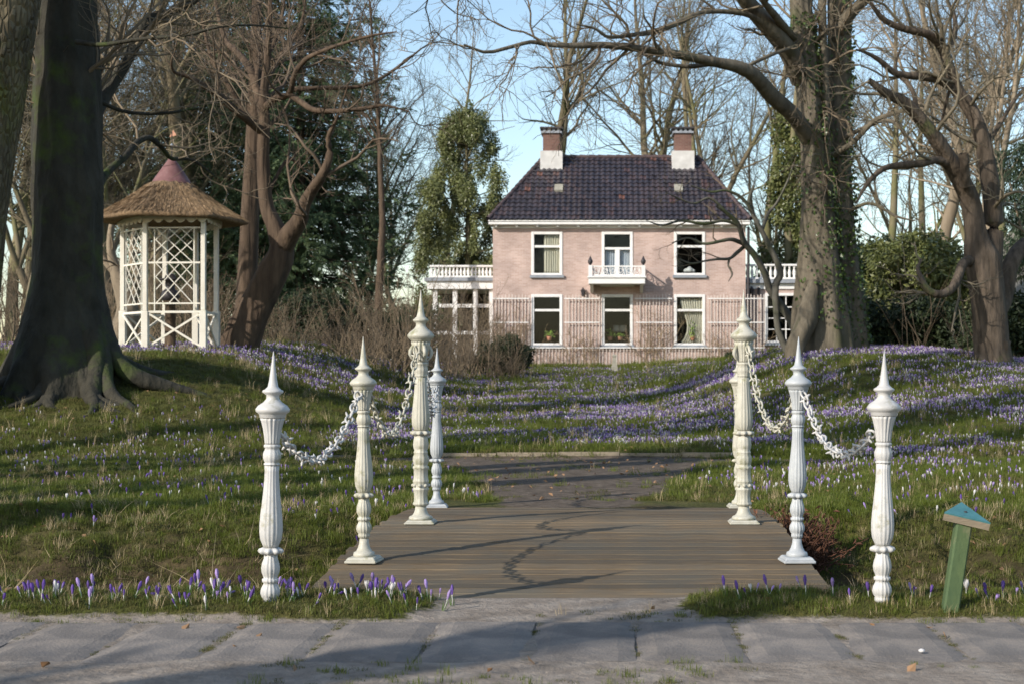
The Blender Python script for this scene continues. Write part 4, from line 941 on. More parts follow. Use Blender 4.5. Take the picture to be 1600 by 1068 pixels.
# --- great beech beside the gazebo
BY = 24.0; bxc = X(106, BY); bz = float(H(bxc, BY))
tr_ = limb([(98, 660), (100, 590), (102, 555), (104, 520), (105, 490), (106, 455), (107, 415), (108, 350), (108, 290), (106, 230), (105, 160), (103, 80), (102, 0), (103, -200), (108, -500)], BY, [215, 188, 160, 138, 124, 113, 105, 102, 106, 100, 98, 94, 92, 86, 70], 80)
lb = [limb([(120, 66), (160, 70), (215, 62), (290, 55), (345, 42), (400, 40), (450, 45)], [23.4, 23, 22.8, 22.6, 22.6, 22.8, 23], [9, 7, 6, 5, 4, 3, 2]),
      limb([(140, 190), (165, 150), (190, 110), (213, 68), (232, 32), (262, 22), (285, 12), (315, -8), (380, -60)], [24.4, 25, 25.3, 25.6, 25.8, 26, 26.2, 26.4, 27], [24, 19, 18, 17, 17, 15, 13, 12, 8]),
      limb([(150, 300), (165, 272), (195, 245), (215, 222), (234, 216), (252, 230), (268, 248), (300, 250), (335, 275)], [24.3, 25, 25.5, 26, 26.3, 26.6, 27, 27.4, 28], [14, 12, 11, 10, 9, 8, 7, 5, 3]),
      limb([(150, 155), (185, 172), (225, 178), (270, 176), (310, 170), (360, 182)], [24.2, 24.4, 24.6, 24.8, 25, 25.2], [7, 6, 5, 5, 4, 2]),
      limb([(60, -60), (20, -140), (-60, -230), (-140, -300)], 24, [40, 34, 26, 14]), limb([(140, -120), (220, -200), (300, -300), (420, -420)], 24.5, [36, 30, 22, 12])]
hero_tree('beech_tree', 'massive dark beech trunk with mossy buttress roots beside the gazebo', (bxc, BY, bz), [tr_], lb, M['beech_shade'], M['twig'],
          LV(.9, 2.2, 4.5, 2.0), 21, root_tubes(bxc, BY, .62, 22, g, (.9, 2.2), .85, w=.15) + root_tubes(bxc + .3, BY, .7, 4, g, (1.7, 2.5), .8, -1.5, -.2, w=.13), amp=.055, sides=72, flare=.24)
# --- leaning oak at the picture's edge
OY = 22.6
tr_ = limb([(-82, 700), (-72, 600), (-60, 450), (-45, 300), (-20, 150), (8, 0), (30, -150), (50, -350)], OY, [150, 130, 116, 110, 106, 104, 96, 80], 40)
def oak_mat():
    m = mat('oak_bark', (.085, .07, .045), (.20, .165, .10), .9, 4, (1, 1, .3), 0, c3=(.15, .15, .04), scale3=1.2, thr3=(.5, .7))
    n = m.node_tree.nodes; l = m.node_tree.links; b = n['Principled BSDF']; tc = n.new('ShaderNodeTexCoord'); mp = n.new('ShaderNodeMapping'); mp.inputs['Scale'].default_value = (1, 1, .32); l.new(tc.outputs['Object'], mp.inputs[0])
    nz = n.new('ShaderNodeTexNoise'); nz.inputs['Scale'].default_value = 3; l.new(mp.outputs[0], nz.inputs['Vector'])
    vm = n.new('ShaderNodeVectorMath'); vm.operation = 'MULTIPLY_ADD'; vm.inputs[1].default_value = (.12,) * 3; l.new(nz.outputs['Color'], vm.inputs[0]); l.new(mp.outputs[0], vm.inputs[2])
    vo = n.new('ShaderNodeTexVoronoi'); vo.feature = 'DISTANCE_TO_EDGE'; vo.inputs['Scale'].default_value = 13; l.new(vm.outputs[0], vo.inputs['Vector'])
    mr = n.new('ShaderNodeMapRange'); mr.inputs[2].default_value = .28; l.new(vo.outputs['Distance'], mr.inputs[0])
    bp = n.new('ShaderNodeBump'); bp.inputs['Strength'].default_value = 1; bp.inputs['Distance'].default_value = .06; l.new(mr.outputs[0], bp.inputs['Height']); l.new(bp.outputs[0], b.inputs['Normal'])
    return m
hero_tree('oak_tree', 'leaning oak trunk with deeply furrowed sunlit bark in front of the dark beech', (X(-82, OY), OY, float(H(X(-82, OY), OY))), [tr_],
          [limb([(40, -150), (-30, -260), (-120, -330)], OY, [50, 36, 20]), limb([(45, -250), (120, -350), (180, -470)], OY, [50, 36, 20])], oak_mat(), M['twig'], LV(.6, 1.2, 2, 2), 22, sides=28, amp=.04)
# --- forked ruddy tree right of the gazebo
TY = 32.0; tb = (X(372, TY), TY, float(H(X(372, TY), TY)))
trs = [limb([(362, 560), (372, 540), (395, 490), (425, 430), (440, 392), (430, 355), (416, 318), (411, 243), (413, 190), (412, 150), (418, 90), (422, 20), (425, -80)], TY, [74, 60, 50, 47, 40, 28, 22, 19, 17, 14, 11, 8, 5], 60)]
lb = [limb([(440, 395), (452, 368), (468, 345), (476, 318), (490, 294), (503, 275), (515, 243), (513, 214), (527, 184), (545, 130)], [32, 31.8, 31.6, 31.4, 31.2, 31, 31, 31, 30.8, 30.5], [34, 32, 27, 20, 17, 15, 12, 8, 4, 2]),
      limb([(410, 207), (385, 186), (362, 168), (342, 150), (325, 139), (297, 121), (272, 113), (268, 95), (274, 80)], [32, 31.6, 31.2, 31, 30.8, 30.5, 30.3, 30, 30], [15, 14, 12, 11, 9, 7, 5, 3, 2]),
      limb([(415, 168), (430, 154), (452, 147), (460, 118), (476, 95), (495, 84), (531, 70), (580, 56), (620, 50)], [32, 31.6, 31.3, 31, 30.8, 30.6, 30.4, 30.2, 30], [12, 11, 10, 9, 8, 7, 5, 4, 2]),
      limb([(452, 147), (470, 160), (490, 172), (520, 174), (550, 172), (580, 168), (602, 165), (640, 175)], [31.3, 31.2, 31, 30.8, 30.6, 30.5, 30.4, 30.3], [11, 10, 9, 8, 7, 6, 4, 2]),
      limb([(455, 140), (500, 138), (550, 137), (580, 130), (606, 116), (635, 95), (658, 76)], [31.4, 31.4, 31.5, 31.6, 31.8, 32, 32.2], [8, 7, 6, 6, 5, 4, 2]),
      limb([(412, 180), (403, 145), (388, 104), (368, 80), (352, 62), (340, 20), (330, -40)], [32, 32.3, 32.6, 33, 33.3, 33.5, 34], [16, 14, 12, 10, 8, 6, 4]),
      limb([(400, 138), (405, 100), (425, 75), (440, 30), (450, -40)], [32.3, 32.6, 33, 33.3, 33.6], [9, 8, 7, 5, 3]),
      limb([(420, 300), (450, 250), (480, 270), (510, 285)], [32, 32.4, 32.6, 32.8], [6, 5, 4, 2])]
hero_tree('forked_tree', 'ruddy barked forked tree leaning right behind the gazebo', tb, trs, lb, M['red_bark'], M['twig_red'], LV(1.1, 2.6, 5.0, 1.8, .05), 23, sides=36, amp=.06)
hero_tree('straight_tree', 'straight slim dark trunk standing just behind the forked tree', (X(380, 36), 36, float(H(X(380, 36), 36))), [limb([(378, 560), (384, 460), (390, 350), (396, 220), (400, 80), (402, -120)], 36, [34, 30, 28, 24, 18, 8], 30)],
          [limb([(398, 160), (430, 100), (470, 40), (480, -40)], 36, [10, 8, 6, 3]), limb([(396, 200), (360, 140), (330, 90), (310, 0)], 36, [10, 8, 6, 3])], M['red_bark'], M['twig_red'], LV(1.4, 2.6, 4.5, 1.8), 24)
# --- ivy-clad beech on the house side
IY = 33.0; ib = (X(1290, IY), IY, float(H(X(1290, IY), IY)))
t1 = limb([(1284, 575), (1283, 540), (1281, 480), (1280, 430), (1279, 360), (1277, 300), (1273, 230), (1266, 160), (1259, 100), (1254, 50), (1250, 0), (1244, -120), (1235, -350)], [32.8] * 13, [104, 92, 78, 66, 54, 46, 42, 40, 40, 36, 32, 26, 14], 44)
t2 = limb([(1322, 575), (1321, 540), (1318, 460), (1314, 380), (1311, 300), (1310, 200), (1312, 100), (1310, 0), (1308, -150), (1300, -380)], [33.3] * 10, [80, 70, 58, 48, 42, 38, 36, 34, 28, 14], 40)
lb_i = [limb([(1296, 380), (1292, 280), (1290, 180), (1287, 80), (1284, 0), (1280, -120)], 32.7, [16, 15, 14, 13, 12, 8]), limb([(1268, 225), (1240, 182), (1205, 150), (1178, 118), (1150, 104), (1110, 96), (1060, 86), (1000, 77), (945, 71), (890, 72), (855, 70), (830, 66), (800, 73), (760, 82), (725, 70)], [32.8, 32.2, 31.6, 31, 30.6, 30.2, 29.8, 29.4, 29, 28.6, 28.4, 28.2, 28, 27.8, 27.6], [30, 26, 27, 24, 20, 16, 14, 11, 10, 8, 7, 6, 6, 5, 3], 34),
        limb([(1252, 125), (1235, 85), (1212, 55), (1185, 25), (1160, -5), (1120, -60), (1060, -130)], [32.8, 32.4, 32, 31.6, 31.2, 30.6, 30], [36, 32, 29, 27, 24, 18, 9]),
        limb([(1192, 36), (1165, 22), (1120, 18), (1090, 22), (1055, 38), (1020, 50), (985, 55), (950, 58), (930, 45), (900, 38)], [31.6, 31.2, 30.8, 30.4, 30, 29.6, 29.2, 28.8, 28.6, 28.4], [10, 9, 8, 8, 9, 9, 7, 5, 4, 2], 26),
        limb([(1180, 118), (1150, 98), (1110, 100), (1075, 104), (1030, 98), (1000, 80)], [31, 30.8, 30.6, 30.4, 30.2, 30], [10, 9, 8, 7, 5, 3]),
        limb([(1160, 108), (1185, 95), (1215, 82), (1245, 72)], [31, 31.2, 31.6, 32], [5, 6, 6, 5]),
        limb([(1240, 60), (1215, 30), (1195, 5), (1170, -30)], [32.4, 31.6, 31, 30.5], [14, 12, 10, 7]),
        limb([(1290, 250), (1330, 225), (1365, 190), (1395, 178), (1440, 165), (1475, 172)], [33, 32.6, 32.2, 31.8, 31.5, 31.2], [11, 9, 8, 6, 5, 2]),
        limb([(1320, 215), (1350, 200), (1385, 188), (1410, 205), (1420, 240), (1425, 280)], [33, 32.8, 32.6, 32.4, 32.3, 32.2], [8, 7, 6, 5, 4, 2]),
        limb([(1300, 60), (1340, 10), (1400, -40), (1470, -120)], [33.2, 32.8, 32.4, 32], [22, 18, 14, 7]), limb([(1255, 30), (1270, -60), (1260, -200)], [33, 33.2, 33.4], [20, 16, 8]),
        limb([(1326, 330), (1360, 318), (1400, 338), (1430, 345)], [33, 32.8, 32.6, 32.5], [6, 5, 4, 2]),
        limb([(1150, -60), (1000, -120), (850, -110), (720, -60), (660, -20)], [31, 30, 29, 28, 27.5], [16, 13, 10, 7, 4])]
gi = np.random.default_rng(31)
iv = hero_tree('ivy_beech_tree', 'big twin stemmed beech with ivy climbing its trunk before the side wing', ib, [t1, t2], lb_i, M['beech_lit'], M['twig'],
          [dict(dens=2.0, lf=(.2, .5), cap=2.4, K=9, wig=.22, trop=.0, rmax=.035, rmin=.013), dict(dens=3.4, lf=(.4, .8), cap=1.8, K=7, wig=.22, trop=-.05, rmin=.008, rmax=.016), dict(dens=4.4, lf=(.35, .7), cap=.9, K=5, wig=.2, trop=-.06, rmin=.0055, rmax=.008)], 25,
          root_tubes(ib[0], IY, .55, 9, gi, (.35, .8), 1.0, w=.2) + [limb([(1272, 440), (1262, 490), (1252, 520), (1243, 545), (1236, 575)], [32.4, 32.2, 32.0, 31.9, 31.8], [20, 34, 32, 28, 24], 14)], sides=44, amp=.085, flare=.12)
def ivy_leaves(parent, org, paths, n, seed, zr, spread=.06, size=.075):
    g = np.random.default_rng(seed); Ps, Ds = [], []
    for (Pt, w), m_ in paths:
        k = g.uniform(zr[0], zr[1], m_) * (len(w) - 1); i = np.minimum(k.astype(int), len(w) - 2); u = (k - i)[:, None]
        c = Pt[i] * (1 - u) + Pt[i + 1] * u; r = w[i]
        th = g.choice([-.4, -.9, -1.5, -2.2, .2], m_, p=[.3, .25, .2, .1, .15]) + .25 * np.sin(k * 1.3) + g.normal(0, .22, m_)
        d = np.stack([np.cos(th), np.sin(th), np.zeros(m_)], 1); Ps.append(c + d * (r * 1.04 + np.abs(g.normal(0, spread, m_)))[:, None]); Ds.append(d)
    Pp = np.concatenate(Ps); D = np.concatenate(Ds)
    V, Q_ = leaves(Pp, norm(D * .4 + g.normal(0, .4, Pp.shape) + [0, 0, -.7]), g.uniform(.6, 1.3, len(Pp)) * size, .85, g)
    o = link('ivy', raw_mesh('ivy', V - np.array(org), [Q_], [M['ivy']], False), parent); o['label'] = 'green ivy climbing the trunk'
ivy_leaves(iv, ib, [(t1, 1200), (t2, 1150)], 0, 3, (.12, .8), .06, .085)
# --- thin curving tree in front of the house corner
DY = 34.0; db = (X(1232, DY), DY, float(H(X(1232, DY), DY)))
d1 = limb([(1232, 556), (1226, 540), (1216, 517), (1213, 490), (1212, 447), (1220, 429), (1214, 408), (1202, 385), (1190, 361), (1178, 338), (1170, 315), (1178, 290)], DY, [13, 12, 11, 10, 11, 10, 10, 9, 8, 7, 6, 4], 34)
d2 = limb([(1248, 540), (1240, 510), (1224, 482), (1204, 455), (1195, 427), (1178, 398), (1162, 378), (1154, 352), (1138, 335), (1120, 322)], [34.4] * 4 + [34.2, 34, 33.8, 33.6, 33.4, 33.2], [13, 12, 13, 12, 10, 10, 9, 8, 6, 4], 30)
lb_d = [limb([(1166, 384), (1155, 378), (1142, 374), (1125, 377), (1117, 379), (1099, 381), (1075, 372), (1050, 380)], [34, 33.8, 33.6, 33.5, 33.4, 33.3, 33.2, 33.1], [7, 7, 6, 5, 5, 4, 3, 2]),
        limb([(1162, 386), (1150, 396), (1140, 404), (1122, 405), (1101, 408), (1080, 412), (1062, 405)], [34, 33.9, 33.8, 33.7, 33.6, 33.5, 33.4], [6, 6, 5, 4, 3, 3, 2]),
        limb([(1140, 404), (1138, 415), (1144, 428), (1138, 440)], 33.8, [4, 3, 3, 1]), limb([(1155, 352), (1130, 345), (1100, 350), (1065, 345), (1035, 352), (1010, 345)], [33.6, 33.4, 33.2, 33, 32.8, 32.6], [6, 5, 5, 4, 3, 1]),
        limb([(1190, 361), (1200, 335), (1215, 315), (1232, 280), (1240, 255)], [34, 34.2, 34.3, 34.4, 34.5], [6, 5, 4, 3, 2]), limb([(1178, 335), (1160, 310), (1135, 298), (1110, 300), (1080, 290)], [34, 33.8, 33.6, 33.4, 33.2], [5, 5, 4, 3, 2]),
        limb([(1138, 335), (1110, 310), (1085, 318), (1060, 310), (1040, 300)], [33.4, 33.2, 33, 32.8, 32.6], [5, 4, 3, 3, 1])]
hero_tree('crooked_tree', 'thin crooked twin stemmed tree with fine twigs against the house front', db, [d1, d2], lb_d, M['beech'], M['twig'],
          [dict(dens=1.6, lf=(.3, .6), cap=.9, K=6, wig=.3, trop=.0, rmax=.02, rmin=.008), dict(dens=4.0, lf=(.4, .8), cap=.55, K=5, wig=.3, trop=.02, rmin=.005), dict(dens=7, lf=(.4, .8), cap=.28, K=4, wig=.25, trop=.0, rmin=.0035)], 26, sides=10, amp=.1)
# --- big furrowed tree at the picture's far edge
FY = 30.0; fb = (X(1550, FY), FY, float(H(X(1550, FY), FY)))
f1 = limb([(1553, 590), (1551, 545), (1546, 490), (1540, 440), (1534, 404), (1528, 385), (1524, 360), (1517, 318), (1500, 278), (1482, 248), (1463, 218), (1433, 180), (1410, 158), (1386, 147), (1358, 126)], [30] * 6 + [30, 30, 29.8, 29.6, 29.4, 29.2, 29, 28.8, 28.6], [66, 54, 52, 54, 56, 46, 34, 31, 28, 26, 23, 20, 18, 15, 8], 44)
lb_f = [limb([(1546, 430), (1550, 395), (1553, 355), (1550, 312), (1543, 260), (1533, 210), (1516, 170), (1496, 142), (1484, 110), (1475, 80), (1462, 62), (1444, 52), (1412, 45), (1381, 31), (1360, 5)], [30, 30.1, 30.2, 30.2, 30.2, 30.2, 30.2, 30.2, 30, 30, 29.8, 29.6, 29.4, 29.2, 29], [38, 36, 32, 30, 28, 25, 23, 21, 19, 17, 15, 13, 11, 9, 5], 40),
        limb([(1500, 145), (1470, 126), (1444, 120), (1415, 118), (1396, 113), (1375, 95), (1352, 82), (1338, 78)], [30.2, 30, 29.8, 29.6, 29.4, 29.2, 29, 28.8], [16, 14, 13, 11, 10, 8, 5, 3]),
        limb([(1492, 262), (1465, 250), (1440, 256), (1412, 258), (1385, 262), (1366, 275), (1350, 295), (1338, 318)], [29.7, 29.4, 29.2, 29, 28.8, 28.6, 28.5, 28.4], [15, 13, 12, 11, 9, 8, 6, 3]),
        limb([(1508, 290), (1507, 262), (1506, 240)], [29.6, 29.4, 29.3], [18, 15, 15], 8),
        limb([(1524, 405), (1505, 412), (1498, 430), (1488, 450), (1470, 460), (1452, 455), (1442, 440), (1434, 420), (1440, 405)], [29.9, 29.6, 29.3, 29, 28.8, 28.7, 28.7, 28.8, 28.9], [18, 16, 14, 14, 13, 11, 9, 6, 3]),
        limb([(1560, 490), (1568, 470), (1574, 440), (1580, 410), (1600, 385), (1640, 360)], [30.3, 30.5, 30.6, 30.7, 31, 31.4], [24, 26, 26, 26, 24, 18]),
        limb([(1475, 85), (1490, 60), (1492, 30), (1480, 0), (1470, -40)], [30, 30.2, 30.4, 30.6, 30.8], [10, 9, 7, 6, 3]), limb([(1496, 145), (1490, 120), (1468, 200), (1455, 230)], [30.2, 30.6, 31, 31.4], [6, 5, 4, 2]),
        limb([(1433, 180), (1425, 140), (1400, 110), (1408, 70)], [29.2, 29.4, 29.6, 29.8], [9, 7, 5, 2]), limb([(1540, 230), (1565, 190), (1590, 150), (1620, 120)], [30.2, 30.4, 30.6, 30.8], [8, 7, 5, 3])]
hero_tree('furrowed_tree', 'large furrowed tree with crooked forked limbs before the thatched cottage', fb, [f1], lb_f, M['pine_bark'], M['twig_grey'], LV(1.3, 2.8, 5.0, 1.6, .03), 27, root_tubes(fb[0], FY, .33, 6, gi, (.25, .45), .45, w=.14), sides=40, amp=.06)

# --- woodland trees: a few grown shapes, many individuals
def wood_tree(seed, Ht, r, fork, spread, dens=(1.0, 1.7, 2.4), bend=.06, up=.06):
    g = np.random.default_rng(seed); tr, cr = Soup(), Soup(); limbs = []
    def stem(p, d, L, r0, r1, K=16):
        pts, rad = grow(np.array([p]), np.array([d]), np.array([L]), np.array([r0]), np.array([r1]), K, bend, .03, g); return pts[0], rad[0]
    T = stem((0, 0, -.2), (0, 0, 1), Ht * (fork if fork < 1 else 1), r, r * (.72 if fork < 1 else .12)); K = len(T[1]); T[1][0] *= 1.45; T[1][1] *= 1.1
    V, Q_ = knobbly(T[0], T[1], 10, g, .05); tr.add(V, Q_)
    if fork < 1:
        n = g.integers(2, 5)
        for k in range(n):
            a = 2 * pi * (k + g.uniform(0, .6)) / n; d = (spread * math.cos(a), spread * math.sin(a), 1); L_ = stem(T[0][-1], d, Ht * (1 - fork) * g.uniform(.75, 1.05), r * .6, r * .08, 14); limbs.append(L_)
            V, Q_ = tube(L_[0][None], L_[1][None], 7); tr.add(V, Q_)
    src = limbs + [(T[0][int(K * .45):], T[1][int(K * .45):])]
    # main limbs
    K2 = 7; pts = np.stack([s_[0][np.linspace(0, len(s_[0]) - 1, K2).astype(int)] for s_ in src]); rad = np.stack([s_[1][np.linspace(0, len(s_[1]) - 1, K2).astype(int)] for s_ in src])
    S, D, L, R = spawn(pts, rad, dens[0], g, .1, 1, (.45, 1.05), (.25, .55), .45, cap=Ht * .3); pts, rad = grow(S, D, L, np.clip(R, .02, .12), np.full(len(R), .010), 9, .16, up, g); V, Q_ = tube(pts, rad, 5); tr.add(V, Q_)
    for k, (dn, c, lo) in enumerate(((dens[1], Ht * .13, .012), (dens[2], Ht * .06, .007))):
        S, D, L, R = spawn(pts, rad, dn, g, .15, 1, (.4, 1.1), (.3, .7), .5, cap=c); pts, rad = grow(S, D, L, np.clip(R, lo, .04), np.full(len(R), lo * .6), 5, .2, up * .8, g); V, Q_ = tube(pts, rad, 3); cr.add(V, Q_)
    return tr, cr
WT = []
for sd_, Ht, r, fork, sp, dn in ((101, 21, .33, .42, .38, (1.8, 2.4, 4.2)), (102, 19, .26, .3, .30, (1.9, 2.4, 4.2)), (103, 22, .30, 1.0, .3, (2.4, 2.4, 4.0)), (104, 15, .2, .25, .5, (2.0, 2.6, 4.4)), (105, 23, .36, .35, .33, (1.7, 2.4, 4.0)), (106, 23, .36, .8, .3, (.5, 1.0, 1.5))):
    t_, c_ = wood_tree(sd_, Ht, r, fork, sp, dn); WT.append((t_.mesh('trunk', [M['bg_bark']]), c_.mesh('crown', [M['twig_grey']])))
def place_tree(v, px, Y, s, rz, label, group=None, sx=1, name='bare_tree', lean=(0, 0), trunk_mat=None):
    x_ = X(px, Y); root = thing(name, label, 'tree', (x_, Y, float(H(x_, Y))), group); root.scale = (s * sx, s * sx, s); root.rotation_euler = (lean[0], lean[1], rz)
    t_ = link('trunk', WT[v][0], root); link('crown', WT[v][1], root)
    if trunk_mat: t_.material_slots[0].link = 'OBJECT'; t_.material_slots[0].material = trunk_mat
    return root
place_tree(0, 868, 78, 1.15, .4, 'tall bare tree rising behind the chimney closer to the conservatory')
place_tree(4, 1040, 80, 1.1, 2.1, 'tall bare tree rising behind the chimney closer to the ivy-clad beech')
place_tree(1, 1138, 72, 1.1, 1.2, 'bare pale tree rising behind the house end by the side wing')
place_tree(2, 592, 56, .72, 3.0, 'slim bare tree between the dark spruce and the holly', sx=.8, trunk_mat=M['red_bark'])
hero_tree('gnarled_tree', 'pale gnarled stump like trunk glimpsed between the dark beech and the gazebo', (X(192, 37), 37, float(H(X(192, 37), 37))), [limb([(188, 560), (190, 530), (200, 490), (192, 455), (180, 420), (172, 380), (178, 330)], 37, [46, 40, 36, 26, 16, 12, 7], 24)],
          [limb([(200, 485), (215, 440), (206, 400), (212, 340)], 37, [18, 13, 10, 5]), limb([(190, 440), (160, 400), (150, 350)], 37, [12, 9, 5])], M['pale_bark'], M['twig'], LV(1.2, 2, 3, 1.2), 28)
place_tree(4, 232, 63, 1.2, 5.0, 'thick grey trunk seen directly behind the gazebo roof')
place_tree(3, 42, 33, .62, .6, 'moss green crooked small tree behind the dark beech, at the picture edge')
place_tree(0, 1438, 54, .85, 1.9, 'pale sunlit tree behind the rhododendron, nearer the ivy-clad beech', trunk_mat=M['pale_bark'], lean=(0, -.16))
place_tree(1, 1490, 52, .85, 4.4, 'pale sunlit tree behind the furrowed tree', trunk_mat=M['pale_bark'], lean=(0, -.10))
place_tree(2, 1195, 66, .85, .3, 'thin bare tree above the side wing roof')
gl, gr_ = 'bare woodland tree in the thicket behind the gazebo', 'bare woodland tree in the far wood behind the rhododendron'
for i, (v, px, Y, s, rz) in enumerate(((1, -40, 60, 1, 1), (2, 15, 62, .95, 2), (0, 62, 66, .95, .3), (3, 178, 60, 1.05, 4), (2, 168, 58, .95, 5), (1, 205, 66, .95, 2.2), (3, 255, 66, 1.1, 1.5), (0, 300, 70, 1, 3.7), (1, 120, 75, 1, .2), (3, -10, 62, 1.1, 2.7), (4, -90, 60, 1, 1.1), (1, 480, 78, .95, 1.9), (2, 690, 88, .9, .9), (3, 545, 72, .9, .2), (1, 240, 84, 1, 5.1), (0, 150, 92, 1, 2.9), (2, 40, 88, 1, 3.1), (3, 60, 58, 1, 3.3), (3, 110, 64, 1.1, 1.1), (3, 215, 75, 1.2, .1), (0, 270, 90, 1.1, 5.6), (3, 580, 82, 1.0, 4.1), (1, 640, 95, .9, 2.2))):
    place_tree(v, px, Y, s, rz, gl if px < 420 else 'bare woodland tree far behind the spruce and the holly', 'bare trees of the wood behind the gazebo' if px < 420 else 'bare trees far behind the spruce')
for i, (v, px, Y, s, rz) in enumerate(((2, 1380, 64, .8, 2), (1, 1520, 66, .85, 3.3), (0, 1585, 60, .8, 4.0), (2, 1455, 78, .9, 5.2), (4, 1290, 90, .8, .9), (1, 1235, 84, .85, 2.4), (3, 1400, 70, 1.0, 4.8), (2, 1660, 66, .9, .5))):
    place_tree(v, px, Y, s, rz, gr_, 'bare trees of the wood behind the rhododendron')
# trees beside and behind the photographer, whose shadows fall across the lawn
for i, (v, x_, y_, s, rz) in enumerate(((0, -9.2, -.9, .95, .5), (5, -10.5, 6.0, .9, 1.5), (5, -12.5, 6.0, 1, 2.2), (5, -12.0, 8.3, .9, .4), (5, -14.2, 8.5, 1.1, 3.0), (5, -13.6, 11.0, 1, 4.0), (5, -16, 10.6, 1.1, 5.0), (5, -15.5, 13.2, .9, .9), (2, -8.0, -4.6, .8, .4))):
    root = thing('bare_tree', 'bare tree beside the photographer, out of the picture, shading the lawn', 'tree', (x_, y_, float(H(x_, y_))), 'trees outside the picture'); root.scale = (s,) * 3; root.rotation_euler = (0, 0, rz)
    link('trunk', WT[v][0], root); link('crown', WT[v][1], root)

# --- evergreens
def evergreen_blob(lobes, n, size, seed, m, aspect=.55, droop=-.25, hollow=.55, sizes=(.7, 1.3)):
    """leaves near the shells of many uneven lobes; lobes: (centre, radii)"""
    g = np.random.default_rng(seed); vol = np.array([r[0] * r[2] for _, r in lobes]); cnt = (n * vol / vol.sum()).astype(int); Ps = []; Ds = []
    for (c, r), k in zip(lobes, cnt):
        d = norm(g.normal(0, 1, (k, 3))); rad = hollow + (1.05 - hollow) * g.random(k) ** .6; rad *= 1 + .22 * np.sin(d[:, 0] * 6 + c[0] * 3) * np.cos(d[:, 2] * 7 + c[2] * 2) + .12 * np.sin(d[:, 1] * 11 + c[2])
        Ps.append(np.array(c) + d * rad[:, None] * np.array(r)); Ds.append(d)
    Pp = np.concatenate(Ps); D = norm(np.concatenate(Ds) * .7 + g.normal(0, .5, Pp.shape) + [0, 0, droop])
    V, Q_ = leaves(Pp, D, g.uniform(*sizes, len(Pp)) * size, aspect, g); return V, Q_
def bush(name, label, cat, base, lobes, n, size, seed, m, stems=6, group=None, aspect=.5, **kw):
    root = thing(name, label, cat, tuple(base), group); V, Q_ = evergreen_blob(lobes, n, size, seed, m, aspect, **kw)
    link('foliage', raw_mesh('foliage', V, [Q_], [m], False), root); s_ = Soup(); g = np.random.default_rng(seed + 1)
    for k in range(stems):
        c, r = lobes[g.integers(len(lobes))]; Pt = spline([(g.normal(0, .15), g.normal(0, .15), -.1), (c[0] * .4, c[1] * .4, c[2] * .5), (c[0], c[1], c[2] + r[2] * .4)], 9); V, Q_ = tube(Pt[None], np.linspace(.06, .02, 9)[None], 6); s_.add(V, Q_)
    link('stems', s_.mesh('stems', [M['shrub']]), root); return root
def blob_lobes(g, n, w, d, h, r):
    out_ = []
    for k in range(n):
        u = g.random(); out_.append(((g.uniform(-w, w) * (1 - .35 * u), g.uniform(-d, d), h * (.15 + .85 * u)), (g.uniform(*r), g.uniform(*r), g.uniform(*r) * .8)))
    return out_
# dark spruce
def spruce(px, Y, Ht, Rm, seed, label):
    g = np.random.default_rng(seed); x_ = X(px, Y); z_ = float(H(x_, Y)); root = thing('spruce_tree', label, 'tree', (x_, Y, z_))
    T = spline([(0, 0, -.2), (.05, 0, Ht * .5), (0, .1, Ht)], 16); V, Q_ = tube(T[None], np.linspace(.34, .03, 16)[None], 10); link('trunk', raw_mesh('trunk', V, [Q_], [M['red_bark']], True), root)
    n = 560; t = g.random(n) ** .9; t = .06 + .93 * t; a = g.uniform(0, 2 * pi, n); L = Rm * (1 - t) ** .62 * g.uniform(.65, 1.12, n) + .3
    S = np.stack([0 * t, 0 * t, t * Ht], 1); D = np.stack([np.cos(a), np.sin(a), -.05 - .3 * (1 - t)], 1)
    pts, rad = grow(S, D, L, .02 + .04 * (1 - t), np.full(n, .008), 9, .06, .035, g); V, Q_ = tube(pts, rad, 4); link('branches', raw_mesh('branches', V, [Q_], [M['red_bark']], True), root)
    S2, D2, L2, R2 = spawn(pts, rad, 5.5, g, .15, 1, (.5, 1.15), (.14, .38), .5, cap=1.2, flat=.55); D2 = norm(D2 + [0, 0, -.18]); p2, r2 = grow(S2, D2, L2, np.full(len(L2), .01), np.full(len(L2), .004), 5, .1, -.06, g)
    S3, D3, L3, R3 = spawn(p2, r2, 26, g, .05, 1, (.35, .9), (.2, .4), .5, cap=.3, flat=.4); D3 = norm(D3 + [0, 0, -.25]); L3 = np.clip(L3, .20, .42)
    V, Q_ = leaves(S3 + D3 * L3[:, None] * .5, D3, L3, .26, g, .03); link('crown', raw_mesh('crown', V, [Q_], [M['spruce']], False), root)
    return len(S3)
n1 = spruce(468, 70, 25, 6.4, 41, 'tall dark green spruce standing behind the forked tree'); n2 = spruce(340, 75, 26, 5.6, 42, 'second dark spruce partly hidden behind the gazebo roof and forked tree')
